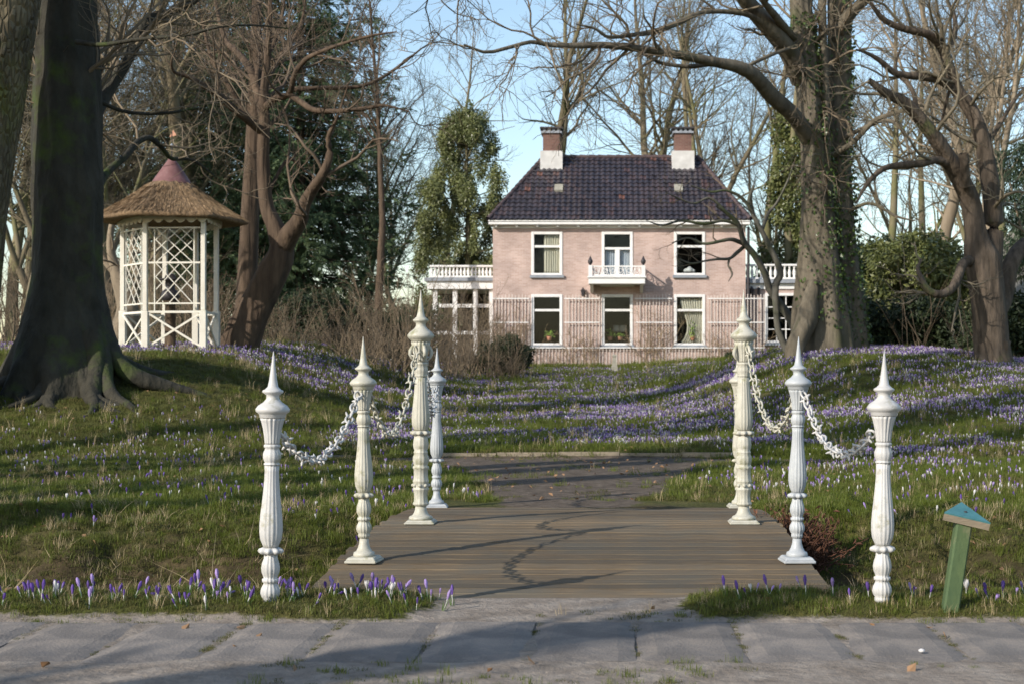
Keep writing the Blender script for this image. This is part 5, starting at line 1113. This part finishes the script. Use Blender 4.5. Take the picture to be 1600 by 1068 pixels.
# tall holly by the conservatory
hg = np.random.default_rng(51); HYY = 64.6; hb_ = (X(728, HYY), HYY, float(H(X(728, HYY), HYY)))
lob = []
for k in range(150):
    t = hg.random() ** 1.3; ww = 2.3 * (1 - t) ** .36 + .1
    lob.append(((hg.uniform(-1, 1) * ww, hg.uniform(-1, 1) * ww * .8, 1.4 + t * 9.3), (hg.uniform(.22, .5), hg.uniform(.22, .5), hg.uniform(.4, .85))))
root = thing('holly_tree', 'tall broad evergreen holly behind the conservatory', 'tree', hb_); V, Q_ = evergreen_blob(lob, 100000, .115, 52, M['holly'], .5, -.55, .2); link('crown', raw_mesh('crown', V, [Q_], [M['holly']], False), root)
T = spline([(0, 0, -.2), (.1, 0, 5), (0, 0, 10.4)], 14); V, Q_ = tube(T[None], np.linspace(.22, .03, 14)[None], 8); link('trunk', raw_mesh('trunk', V, [Q_], [M['bg_bark']], True), root)
pts, rad = grow(np.repeat(T[4:], 6, 0), norm(hg.normal(0, 1, (60, 3)) * [1, 1, .3] + [0, 0, .5]), hg.uniform(.8, 2.4, 60), np.full(60, .035), np.full(60, .01), 7, .1, .03, hg); V, Q_ = tube(pts, rad, 4); link('branches', raw_mesh('branches', V, [Q_], [M['bg_bark']], True), root)
# ivy-clad column tree behind the wing
ivb = (X(1240, 63), 63.0, float(H(X(1240, 63), 63))); gv = np.random.default_rng(53); lob = [((gv.normal(0, .45), gv.normal(0, .4), 2 + k * .19), (gv.uniform(.35, .7), gv.uniform(.3, .6), gv.uniform(.4, .8))) for k in range(44)]
root = thing('ivy_column_tree', 'narrow tree wrapped in yellow green ivy above the side wing roof', 'tree', ivb); V, Q_ = evergreen_blob(lob, 16000, .15, 54, M['holly'], .7, -.4, .4); link('crown', raw_mesh('crown', V, [Q_], [M['rhodo']], False), root)
T = spline([(0, 0, -.2), (-.2, 0, 6), (.3, 0, 14)], 14); V, Q_ = tube(T[None], np.linspace(.3, .06, 14)[None], 8); link('trunk', raw_mesh('trunk', V, [Q_], [M['bg_bark']], True), root)
# rhododendrons
def rh(px, Y, w, h, seed, label, m='rhodo', n=9000, size=.15, d=1.0, lobes=22, name='rhododendron', cat='shrub', group=None, r=(.35, .75)):
    g = np.random.default_rng(seed); x_ = X(px, Y); return bush(name, label, cat, (x_, Y, float(H(x_, Y))), blob_lobes(g, lobes, w, d, h, r), n, size, seed, M[m], group=group)
rh(1395, 38, 1.2, 2.5, 61, 'green rhododendron directly beside the ivy-clad beech')
rh(1452, 37, 1.3, 2.6, 62, 'broad yellowish green rhododendron under the curved mossy limb', n=11000)
rh(1505, 36.5, .8, 1.9, 63, 'rhododendron close behind the furrowed trunk')
rh(1420, 34.8, 1.6, .9, 64, 'low dark evergreen undergrowth at the foot of the rhododendrons', 'dark_leaf', 9000, .13, .4, 20)
rh(1590, 33, .9, 1.2, 65, 'dark hedge in front of the thatched cottage', 'dark_leaf', 8000, .12, .5, 20, 'hedge', 'hedge')
rh(1355, 52, 1.2, 4.2, 66, 'tall evergreen behind the end of the side wing', 'dark_leaf', 9000, .17, 1, 26)
rh(788, 46, .95, 1.05, 67, 'rounded dark bush in front of the trellis, at the shaded end', 'dark_leaf', 16000, .07, .7, 40, 'dark_bush', 'bush', r=(.10, .38))
for i_, (px_, hh_) in enumerate(((462, 2.0), (515, 2.4), (556, 1.9), (640, 1.8))): rh(px_, 52 + i_, 1.3, hh_, 160 + i_, ['dark evergreen undergrowth close behind the forked tree', 'dark evergreen undergrowth below the spruce', 'dark evergreen undergrowth at the foot of the slim bare tree', 'dark evergreen undergrowth left of the conservatory'][i_], 'dark_leaf', 7000, .12, .7, 24, 'evergreen_undergrowth', 'shrub', r=(.25, .6))
rh(1150, 54, .35, .3, 68, 'low evergreen clump at the foot of the trellis beyond the tall post', 'dark_leaf', 1500, .09, .3, 6, 'low_bush', 'bush', r=(.15, .25))
# yew at the picture edge
gyw = np.random.default_rng(69); yb = (X(1640, 35), 35.0, float(H(X(1640, 35), 35))); lob = [((gyw.uniform(-1.1, 1.0), gyw.uniform(-.8, .8), 2.2 + gyw.random() * 3.0), (gyw.uniform(.4, .8), gyw.uniform(.4, .7), gyw.uniform(.3, .5))) for k in range(24)]
bush('yew_tree', 'drooping dark yew branches at the picture edge above the cottage', 'tree', yb, lob, 16000, .16, 70, M['yew'], aspect=.2, droop=-.8)
# --- thatched cottage at the edge
ky = 39.0; kx = X(1577, ky); kz = float(H(kx, ky)); cot = thing('thatched_cottage', 'low cottage with grey thatched roof cut off by the picture edge', 'cottage', (kx + 3, ky, kz))
MB().box(kx + .45, kx + 6, ky + .3, ky + 6, kz - .3, Z(489, ky)).build('wall', M['brick_dark'], cot)
MB().box(kx - .02, kx + 6.1, ky - .1, ky + .1, Z(492, ky), Z(487, ky)).build('fascia', M['white'], cot)
e0 = Z(488, ky); V = [(kx - .1, ky - .25, e0), (kx + 7, ky - .25, e0), (kx + 7, ky + 6.5, e0), (kx - .1, ky + 6.5, e0), (kx + 2.3, ky + 3.1, e0 + 4.0), (kx + 5, ky + 3.1, e0 + 4.0)]
V2 = [(a, b, c + .32) for a, b, c in V]
ck = MB().add(V + V2, [(0, 3, 2, 1), (6, 7, 11, 10), (7, 8, 11), (8, 9, 10, 11), (9, 6, 10), (0, 1, 7, 6), (1, 2, 8, 7), (2, 3, 9, 8), (3, 0, 6, 9)]).build('roof', M['thatch_grey'], cot)
# --- bare brown shrubs
def shrub_mesh(seed, n, h, spread, w=.8, dns=(5, 7)):
    g = np.random.default_rng(seed); s_ = Soup(); S = np.stack([g.normal(0, w * .5, n), g.normal(0, w * .35, n), np.full(n, -.08)], 1); D = np.stack([g.normal(0, spread, n), g.normal(0, spread, n), np.ones(n)], 1)
    pts, rad = grow(S, D, h * g.uniform(.5, 1.1, n), g.uniform(.008, .02, n), np.full(n, .005), 8, .1, .02, g); V, Q_ = tube(pts, rad, 4); s_.add(V, Q_)
    for dn, c in ((dns[0], .9), (dns[1], .5)):
        S, D, L, R = spawn(pts, rad, dn, g, .2, 1, (.3, .9), (.25, .6), .6, cap=c); pts, rad = grow(S, D, L, np.clip(R, .004, .01), np.full(len(R), .003), 5, .18, .03, g); V, Q_ = tube(pts, rad, 3); s_.add(V, Q_)
    return s_.mesh('stems', [M['shrub']])
SM = [shrub_mesh(81, 34, 1.9, .28, .9, (3, 4)), shrub_mesh(82, 18, 2.9, .35, .8, (3, 4)), shrub_mesh(83, 44, 1.2, .35, .9, (3, 4)), shrub_mesh(84, 12, 2.3, .3, .5, (1.2, 1.5))]
def shrub(v, px, Y, s, rz, label, group=None, name='bare_shrub'):
    x_ = X(px, Y); o = link(name, SM[v], None, (x_, Y, float(H(x_, Y)))); o.scale = (s,) * 3; o.rotation_euler = (0, 0, rz); tag(o, label, 'shrub', group); return o
for i, (v, px, Y, s) in enumerate(((2, 480, 41, 1.0), (1, 540, 42, .8), (2, 560, 37, 1), (0, 590, 40, 1), (2, 620, 38, 1.1), (1, 640, 43, 1), (0, 668, 41, .95), (2, 690, 43, 1), (0, 712, 47, 1.1), (1, 735, 50, 1), (0, 755, 52, 1.0), (1, 450, 46, 1.1), (1, 610, 48, 1.1), (0, 430, 42, 1), (1, 575, 54, 1.2), (1, 680, 55, 1.1), (2, 735, 45, 1.1), (2, 655, 39, .9), (2, 530, 38, .9), (0, 772, 45, .75), (2, 800, 44.6, .7))):
    shrub(v, px, Y, s * (1.1 if px > 600 else .85), i * 1.3, 'bare brown shrub in the thicket between the forked tree and the dark bush', 'bare shrubs left of the house')
for i, (v, px, Y, s) in enumerate(((1, 180, 38, 1), (0, 300, 40, 1.1), (1, 345, 44, 1), (0, 205, 44, 1.2), (1, 250, 47, 1.2), (1, 30, 36, 1.1), (0, -10, 34, 1), (1, 280, 52, 1.4), (1, 150, 50, 1.4), (1, 320, 38, .9))):
    shrub(v, px, Y, s, i * 1.1 + .4, 'bare brown shrub in the undergrowth behind the gazebo and dark beech', 'bare shrubs behind the gazebo')
for px, Y, s, lb_ in ((1425, 33.6, .85, 'thin fan of bare suckers in front of the rhododendron'), (1520, 30.6, .75, 'bare suckers sprouting against the furrowed trunk')):
    shrub(3, px, Y, s, 2.2, lb_)
def wall_vine(xa, xb, ztop, n, seed, label, droop=.0):
    g = np.random.default_rng(seed); yv = HY - .17; s_ = Soup(); zg = float(H((xa + xb) / 2, yv)); S = np.stack([g.uniform(xa, xb, n), np.full(n, yv) - g.uniform(0, .05, n), np.full(n, zg - .05)], 1)
    D = np.stack([g.normal(0, .35, n), g.normal(0, .01, n), np.ones(n)], 1); pts, rad = grow(S, D, (ztop - zg) * g.uniform(.45, 1.0, n), np.full(n, .011), np.full(n, .004), 9, .16, .02, g); pts[:, :, 1] = np.clip(pts[:, :, 1], yv - .16, yv + .01); V, Q_ = tube(pts, rad, 4); s_.add(V, Q_)
    for dn, c in ((5, .7), (7, .4)):
        S, D, L, R = spawn(pts, rad, dn, g, .15, 1, (.4, 1.2), (.25, .6), .6, cap=c); D[:, 1] *= .3; pts, rad = grow(S, D, L, np.full(len(L), .005), np.full(len(L), .003), 5, .22, droop, g); pts[:, :, 1] = np.clip(pts[:, :, 1], yv - .22, yv + .01); V, Q_ = tube(pts, rad, 3); s_.add(V, Q_)
    o = s_.mesh('climber', [M['vine']]); co = np.empty(len(o.vertices) * 3, np.float32); o.vertices.foreach_get('co', co); o.vertices.foreach_set('co', (co.reshape(-1, 3) - np.array([(xa + xb) / 2, yv, zg], np.float32)).ravel()); o.update()
    tag(link('climber', o, None, ((xa + xb) / 2, yv, zg)), label, 'climber')
M['vine'] = mat('dry_vine', (.20, .145, .09), (.34, .26, .16), .85, 2.0)
wall_vine(hx(766), hx(826), hz(470), 26, 301, 'straw coloured climber on the trellis next to the conservatory', -.10)
wall_vine(hx(884), hx(936), hz(505), 18, 302, 'dry climber on the trellis below the wall lantern, between two lower windows')
wall_vine(hx(835), hx(880), hz(545), 12, 305, 'low dry climber under the lower window by the dark bush')
wall_vine(hx(994), hx(1046), hz(475), 16, 303, 'dry climber on the trellis under the balcony shadow')
wall_vine(hx(1106), hx(1190), hz(500), 20, 304, 'dry climber on the trellis near the house corner')
# rusty clump of dead stalks beside the deck
rg = np.random.default_rng(91); rxx, ryy = X(1238, 10.9), 10.9; rzz = float(H(rxx, ryy)); root = thing('dead_fern_clump', 'rusty brown clump of dead stalks beside the footbridge', 'plant', (rxx, ryy, rzz))
n = 420; S = np.stack([rg.normal(0, .10, n), rg.normal(0, .10, n), np.full(n, .0)], 1); D = np.stack([rg.normal(0, .36, n), rg.normal(0, .36, n), rg.uniform(.6, 1.2, n)], 1)
pts, rad = grow(S, D, rg.uniform(.26, .55, n), np.full(n, .007), np.full(n, .0025), 7, .16, -.02, rg); V, Q_ = tube(pts, rad, 4); link('stalks', raw_mesh('stalks', V, [Q_], [M['drystalk']], True), root)
V, Q_ = leaves(pts[:, 2:].reshape(-1, 3) + rg.normal(0, .02, (n * 5, 3)), norm(rg.normal(0, 1, (n * 5, 3))), rg.uniform(.03, .07, n * 5), .4, rg); link('withered_leaves', raw_mesh('withered_leaves', V, [Q_], [M['drystalk']], False), root)

# ------------------------------------------------------------------ grass, crocuses and litter
def scatter(name, Pn, rot, scl, vid, variants, label, cat):
    """one stuff object: small meshes set out on points"""
    me = bpy.data.meshes.new(name); me.vertices.add(len(Pn)); me.vertices.foreach_set('co', np.asarray(Pn, np.float32).ravel())
    a = me.attributes.new('rot', 'FLOAT_VECTOR', 'POINT'); a.data.foreach_set('vector', np.asarray(rot, np.float32).ravel())
    a = me.attributes.new('scl', 'FLOAT', 'POINT'); a.data.foreach_set('value', np.asarray(scl, np.float32))
    a = me.attributes.new('vid', 'INT', 'POINT'); a.data.foreach_set('value', np.asarray(vid, np.int32))
    col = bpy.data.collections.new(name + '_shapes')
    for k, v in enumerate(variants): o = bpy.data.objects.new('%s_shape_%02d' % (name, k), v); col.objects.link(o)
    ob_ = link(name, me); ng = bpy.data.node_groups.new(name, 'GeometryNodeTree'); N = ng.nodes; L = ng.links
    ng.interface.new_socket('Geometry', in_out='INPUT', socket_type='NodeSocketGeometry'); ng.interface.new_socket('Geometry', in_out='OUTPUT', socket_type='NodeSocketGeometry')
    gi_ = N.new('NodeGroupInput'); go = N.new('NodeGroupOutput'); ci = N.new('GeometryNodeCollectionInfo'); ci.inputs[0].default_value = col; ci.inputs[1].default_value = True; ci.inputs[2].default_value = True
    ip = N.new('GeometryNodeInstanceOnPoints'); ip.inputs['Pick Instance'].default_value = True
    def na(nm, t): x = N.new('GeometryNodeInputNamedAttribute'); x.data_type = t; x.inputs[0].default_value = nm; return x.outputs[0]
    L.new(gi_.outputs[0], ip.inputs['Points']); L.new(ci.outputs[0], ip.inputs['Instance']); L.new(na('vid', 'INT'), ip.inputs['Instance Index']); L.new(na('rot', 'FLOAT_VECTOR'), ip.inputs['Rotation']); L.new(na('scl', 'FLOAT'), ip.inputs['Scale']); L.new(ip.outputs[0], go.inputs[0])
    md = ob_.modifiers.new('scatter', 'NODES'); md.node_group = ng
    return tag(ob_, label, cat, kind='stuff')
def blades(seed, n, h, w_, spread, lean, m):
    g = np.random.default_rng(seed); a = g.uniform(0, 2 * pi, n); r = spread * np.sqrt(g.random(n)); b = np.stack([r * np.cos(a), r * np.sin(a), np.full(n, -.01)], 1); hh = h * g.uniform(.5, 1.1, n); la = g.uniform(0, 2 * pi, n); le = np.abs(g.normal(0, lean, n)) * hh
    d = np.stack([np.cos(la), np.sin(la), 0 * la], 1); s = np.stack([-np.sin(la + g.normal(0, .6, n)), np.cos(la), 0 * la], 1) * (w_ * g.uniform(.6, 1.2, n) / 2)[:, None]; up = np.array([0, 0, 1.])
    m1 = b + d * (le * .35)[:, None] + up * (hh * .6)[:, None]; tp = b + d * le[:, None] + up * (hh * .95)[:, None]
    V = np.stack([b - s, b + s, m1 + s * .8, m1 - s * .8, tp], 1).reshape(-1, 3); k = np.arange(n)[:, None] * 5
    return raw_mesh('tuft', V, [k + np.array([[0, 1, 2, 3]]), k + np.array([[3, 2, 4]])], [m], False)
def bloom_parts(seed, openness, hgt):
    """bud of six petals + tube + leaves -> arrays"""
    g = random.Random(seed); V, Fs = [], []
    for k in range(6):
        a = k * pi / 3 + (.15 if k % 2 else 0); ca, sa = math.cos(a), math.sin(a); inner = .88 if k % 2 else 1; n0 = len(V)
        for u, rr, ww in ((0, .003, .003), (.25, .0055 + .003 * openness, .0055), (.6, .0085 + .012 * openness, .0068), (.85, .0062 + .017 * openness, .0045), (1.0, .0025 + .021 * openness, .0012)):
            z_ = hgt + .056 * u * (1 - .1 * openness); c = rr * inner
            for s_ in (-1, 0, 1): V.append((c * ca - s_ * ww * sa - abs(s_) * .002 * ca, c * sa + s_ * ww * ca - abs(s_) * .002 * sa, z_))
        for j in range(4):
            for i in range(2): q = n0 + j * 3 + i; Fs.append((q, q + 1, q + 4, q + 3))
    return V, Fs
def crocus_meshes(seed, m, openness=.12, hgt=.06):
    bV, bF = bloom_parts(seed, openness, hgt); bl = bpy.data.meshes.new('bloom'); bl.from_pydata(bV, [], bF); bl.materials.append(m); bl.polygons.foreach_set('use_smooth', [True] * len(bF)); bl.update()
    mb = MB().tube([(0, 0, -.02), (.002, 0, hgt * .5), (0, 0, hgt + .012)], [.0026, .0026, .004], 5); stm = bpy.data.meshes.new('stem'); stm.from_pydata(mb.V, [], mb.F); stm.materials.append(M['crocus_stem']); stm.update()
    lf = blades(seed, 9, .10, .0045, .012, .4, M['crocus_leaf']); return bl, stm, lf
def join_meshes(ms, name):
    V, F4, mats, mi, n = [], [], [], [], 0
    for me in ms:
        V += [v.co[:] for v in me.vertices]; base = len(mats); mats += list(me.materials)
        for p in me.polygons: F4.append([v + n for v in p.vertices]); mi.append(base)
        n = len(V)
    o = bpy.data.meshes.new(name); o.from_pydata(V, [], F4)
    for m_ in mats: o.materials.append(m_)
    o.polygons.foreach_set('material_index', mi); o.update(); return o
CR = [crocus_meshes(1, M['crocus_purple'], .05, .06), crocus_meshes(2, M['crocus_purple'], .2, .05), crocus_meshes(3, M['crocus_lilac'], .1, .065), crocus_meshes(4, M['crocus_white'], .08, .05), crocus_meshes(5, M['crocus_lilac'], .45, .045), crocus_meshes(6, M['crocus_white'], .5, .045)]
CRJ = [join_meshes(c, 'crocus') for c in CR]
def in_view(x, y, m=60):
    px = VX + x * F / y; return (px > -m) & (px < 1600 + m)
def sample(n, y0, y1, g, p=1.0):
    """points in the view wedge, denser close by"""
    y = y0 + (y1 - y0) * g.random(n) ** p; a = (-60 - VX) / F; b = (1660 - VX) / F; return (a + (b - a) * g.random(n)) * y, y
def on_deck(x, y): return (x > -1.62) & (x < 1.22) & (y > 7.35) & (y < 12.9)
g = np.random.default_rng(201)
tufts = [blades(301, 26, .07, .0045, .06, .35, M['grass']), blades(302, 22, .095, .005, .07, .45, M['grass']), blades(303, 30, .05, .004, .07, .5, M['grass']), blades(304, 40, .035, .005, .08, .6, M['moss']), blades(305, 34, .045, .005, .09, .7, M['moss']), blades(306, 12, .14, .004, .07, .8, M['straw'])]
Xs, Ys, Ss = [], [], []
for n, y0, y1, p, s0 in ((80000, 6.6, 12.6, 1, .72), (60000, 11.5, 21, 1, .9), (52000, 19.5, 36, 1, 1.5), (14000, 35, 58, 1, 2.6)):
    x, y = sample(n, y0, y1, g, p); Xs.append(x); Ys.append(y); Ss.append(np.full(n, s0))
x = np.concatenate(Xs); y = np.concatenate(Ys); s = np.concatenate(Ss)
pmv = path_mask(x, y); grassy = sm(.30, .58, fbm(x * .8, y * .8, 61) * .6 + fbm(x * 3, y * 3, 62) * .4)
ditch = sm(7.6, 8.2, y) * (1 - sm(10.2, 12, y)); lush = np.clip(grassy * (1 - .6 * ditch) * (1 - .55 * (y < 7.6)), 0, 1)
lush = lush * np.where((x < -2.5) & (y > 15.5), .55, 1.0) * (.55 + .45 * sm(.35, .6, fbm(x * .35, y * .5, 66)))
lush = np.where((x < -5) & (y > 22.0) & (y < 31), lush * .35, lush)
keep = (g.random(len(x)) < np.where(pmv > .35, .05 * (fbm(x * 2.2, y * 2.2, 88) > .52) + .0, 1.0)) & ~on_deck(x, y) & (g.random(len(x)) < np.maximum(lush, .5))
keep &= ~((y < 6.66) & (y > 5.7) & (g.random(len(x)) < .7))
x, y, s, lush = x[keep], y[keep], s[keep], lush[keep]
s = np.where(y < 7.6, s * .75, s)
vid = np.where(g.random(len(x)) < lush, g.choice([0, 1, 2], len(x)), g.choice([3, 4, 4, 3, 3, 4, 4, 3, 3, 4, 3, 4, 3, 4, 0, 2, 5], len(x)))
rot = np.stack([g.normal(0, .12, len(x)), g.normal(0, .12, len(x)), g.uniform(0, 6.28, len(x))], 1)
scatter('grass', np.stack([x, y, H(x, y) + .0], 1), rot, s * g.uniform(.6, 1.25, len(x)), vid, tufts, 'short spring grass and moss covering the lawn', 'grass')
# weeds along the slab edge
n = 420; x = g.uniform(-3, 2.2, n); y = np.where(g.random(n) < .65, g.uniform(5.2, 5.75, n), g.uniform(6.6, 6.8, n)); k = fbm(x * 2.4, y * 3, 99) > .53; x, y = x[k], y[k]
scatter('weeds', np.stack([x, y, H(x, y)], 1), np.stack([0 * x, 0 * x, g.uniform(0, 6.28, len(x))], 1), g.uniform(.25, .6, len(x)), g.integers(0, 5, len(x)), tufts[:5], 'sparse weeds growing along the paving edges', 'weeds')
jx = np.repeat([-.10 + (k_ + .5) * .437 for k_ in range(-9, 8)], 26) + g.normal(0, .006, 17 * 26); jy = g.uniform(5.74, 6.66, 17 * 26); k = fbm(jx * 3.1, jy * 4, 98) > .47; jx, jy = jx[k], jy[k]
scatter('joint_moss', np.stack([jx, jy, np.full(len(jx), -.004)], 1), np.stack([0 * jx, 0 * jx, g.uniform(0, 6.28, len(jx))], 1), g.uniform(.15, .34, len(jx)), g.integers(0, 2, len(jx)), tufts[3:5], 'dark moss growing in the joints between the paving slabs', 'moss')
# dead straw and leaves
n = 900; x, y = sample(n, 7.3, 12.5, g); k = ~on_deck(x, y) & (path_mask(x, y) < .3) & (fbm(x * 1.5, y * 1.5, 71) > .50); x, y = x[k], y[k]
scatter('dry_grass', np.stack([x, y, H(x, y)], 1), np.stack([g.normal(0, .5, len(x)), g.normal(0, .5, len(x)), g.uniform(0, 6.28, len(x))], 1), g.uniform(.6, 1.5, len(x)), np.zeros(len(x), int), [blades(310, 10, .085, .003, .05, 1.2, M['straw'])], 'tangled dry straw along the ditch banks', 'dry grass')
n = 2600; x = np.concatenate([*sample(700, 5.4, 13, g)[:1], sample(1900, 13, 34, g)[0]]); g2 = np.random.default_rng(7); y = np.concatenate([g2.uniform(5.4, 13, 700), g2.uniform(13, 34, 1900)]); x = (g2.random(n) * 1720 - 60 - VX) / F * y
lv = []
for k in range(3):
    V, Q_ = leaves(np.zeros((1, 3)), np.array([[1., 0, .1]]), np.array([.055]), .6, np.random.default_rng(k), .12); lv.append(raw_mesh('leaf', V, [Q_], [M['deadleaf']], False))
k = ~on_deck(x, y) & ((y > 8) | (g2.random(n) < .12)); x, y = x[k], y[k]
scatter('leaf_litter', np.stack([x, y, H(x, y) + .012], 1), g2.uniform(0, 6.28, (len(x), 3)) * [.12, .12, 1], g2.uniform(.5, 1.3, len(x)), g2.integers(0, 3, len(x)), lv, 'scattered dead leaves on lawn and path', 'leaves')

# crocuses: density follows the drifts in the photograph
def crocus_density(x, y):
    n1 = fbm(x * .55, y * .9, 111); n2 = fbm(x * 1.9, y * 1.9, 121); patch = sm(.42, .60, n1) * .88 + .12; patch = patch * (sm(.40, .60, n2) * .85 + .15)
    right = 1.15 * sm(1.0, 2.6, x) * sm(14.5, 21.5, y) ; centre = sm(20.0, 21.2, y) * (x > -4.2); near = .11 * (y < 20) * (y > 11.5); near = near + .12 * (y < 20) * (y > 13) * (x > 1.2)
    left = .07 * (x < -3) * (y < 21) + .5 * (x < -3) * sm(20.5, 21.5, y) * (1 - sm(22.2, 23.5, y)) * .6 + .75 * (x < -4) * sm(26.5, 29, y)
    d = np.maximum.reduce([right, centre * .85, near, left]); d = d * np.where((y > 36) & (y < 40), .55, 1)
    return d * patch * (1 - np.clip(path_mask(x, y) * 2, 0, 1)) * (y < 56)
gc = np.random.default_rng(401); xs_, ys_ = [], []
for n, a, b in ((20000, 11.3, 20), (125000, 19.6, 36), (75000, 36, 53)):
    x, y = sample(n, a, b, gc, .9); k = (gc.random(n) < crocus_density(x, y)) & ~on_deck(x, y); xs_.append(x[k]); ys_.append(y[k])
x = np.concatenate(xs_); y = np.concatenate(ys_)
# nearest ones are individuals
fx, fy, fk = [], [], []
def cluster(cx, cy, n, sx, sy):
    for _ in range(n): fx.append(gc.normal(cx, sx)); fy.append(float(np.clip(gc.normal(cy, sy), 6.82, 7.5)))
for px, n in ((20, 4), (45, 4), (65, 5), (90, 4), (120, 4), (150, 3), (185, 4), (220, 5), (255, 6), (290, 5), (305, 5), (330, 6), (350, 5), (375, 5), (395, 4), (430, 6), (450, 5), (470, 4), (500, 4), (520, 4), (560, 6), (585, 7), (605, 6), (625, 5), (655, 5), (690, 3), (1118, 1), (1150, 1), (1170, 2), (1185, 2), (1215, 2), (1260, 2), (1290, 1), (1330, 1), (1350, 1), (1420, 2), (1450, 1), (1515, 3), (1530, 2), (1550, 3), (1580, 2)):
    cluster(X(px, 7.05), 7.08, n, .03, .13)
nf = len(fx)
order = np.argsort(y); ind = order[:max(0, 300 - nf - 45)]
for q in range(45):                      # sparse ones on the ditch banks
    while True:
        a_, b_ = sample(1, 7.7, 11.3, gc)
        if not on_deck(a_, b_)[0]: break
    fx.append(a_[0]); fy.append(b_[0])
for i in ind: fx.append(x[i]); fy.append(y[i])
rest = order[len(ind):]
LBL = {0: 'deep purple', 1: 'purple', 2: 'lilac', 3: 'white', 4: 'open lilac', 5: 'open white'}
for i, (a_, b_) in enumerate(zip(fx, fy)):
    near = i < nf; v = int(gc.choice(6, p=[.40, .26, .19, .07, .06, .02])) if near else int(gc.choice(6, p=[.31, .26, .21, .11, .07, .04]))
    where = ('on the verge beside the shaded footbridge corner' if a_ < 0 else 'on the verge around the bright white post') if near else ('on the ditch bank' if b_ < 11.3 else 'in the lawn just behind the ditch'); sd_ = 'gazebo side' if a_ < 0 else 'cottage side'
    lab = '%s crocus %s, %s' % (LBL[v], where, sd_) if not near else '%s crocus %s' % (LBL[v], where)
    s_ = float(gc.uniform(.52, .98)); z_ = float(H(a_, b_)) - .005; rt_ = (float(gc.normal(0, .24)), float(gc.normal(0, .24)), float(gc.uniform(0, 6.28)))
    if near and gc.random() < .04: rt_ = (1.2, rt_[1], rt_[2])
    if near:
        root = thing('crocus', lab, 'crocus', (a_, b_, z_), 'single crocuses: ' + lab)
        for nm, me in zip(('bloom', 'stem', 'leaf_blades'), CR[v]): link(nm, me, root)
    else: root = tag(link('crocus', CRJ[v], None, (a_, b_, z_)), lab, 'crocus', 'single crocuses: ' + lab)
    root.scale = (s_,) * 3; root.rotation_euler = rt_
x, y = x[rest], y[rest]; n = len(x); hue = fbm(x * .5, y * .5, 131)
vid = np.where(gc.random(n) < .30, gc.choice([3, 5, 3], n), np.where(gc.random(n) < .42 + (hue - .5), gc.choice([0, 1], n), gc.choice([2, 4], n)))
scatter('crocus_field', np.stack([x, y, H(x, y)], 1), np.stack([gc.normal(0, .15, n), gc.normal(0, .15, n), gc.uniform(0, 6.28, n)], 1), gc.uniform(.6, 1.1, n) * np.where(y > 30, .95, .8), vid, CRJ, 'drifts of lilac, purple and white crocuses covering the lawn', 'crocuses')
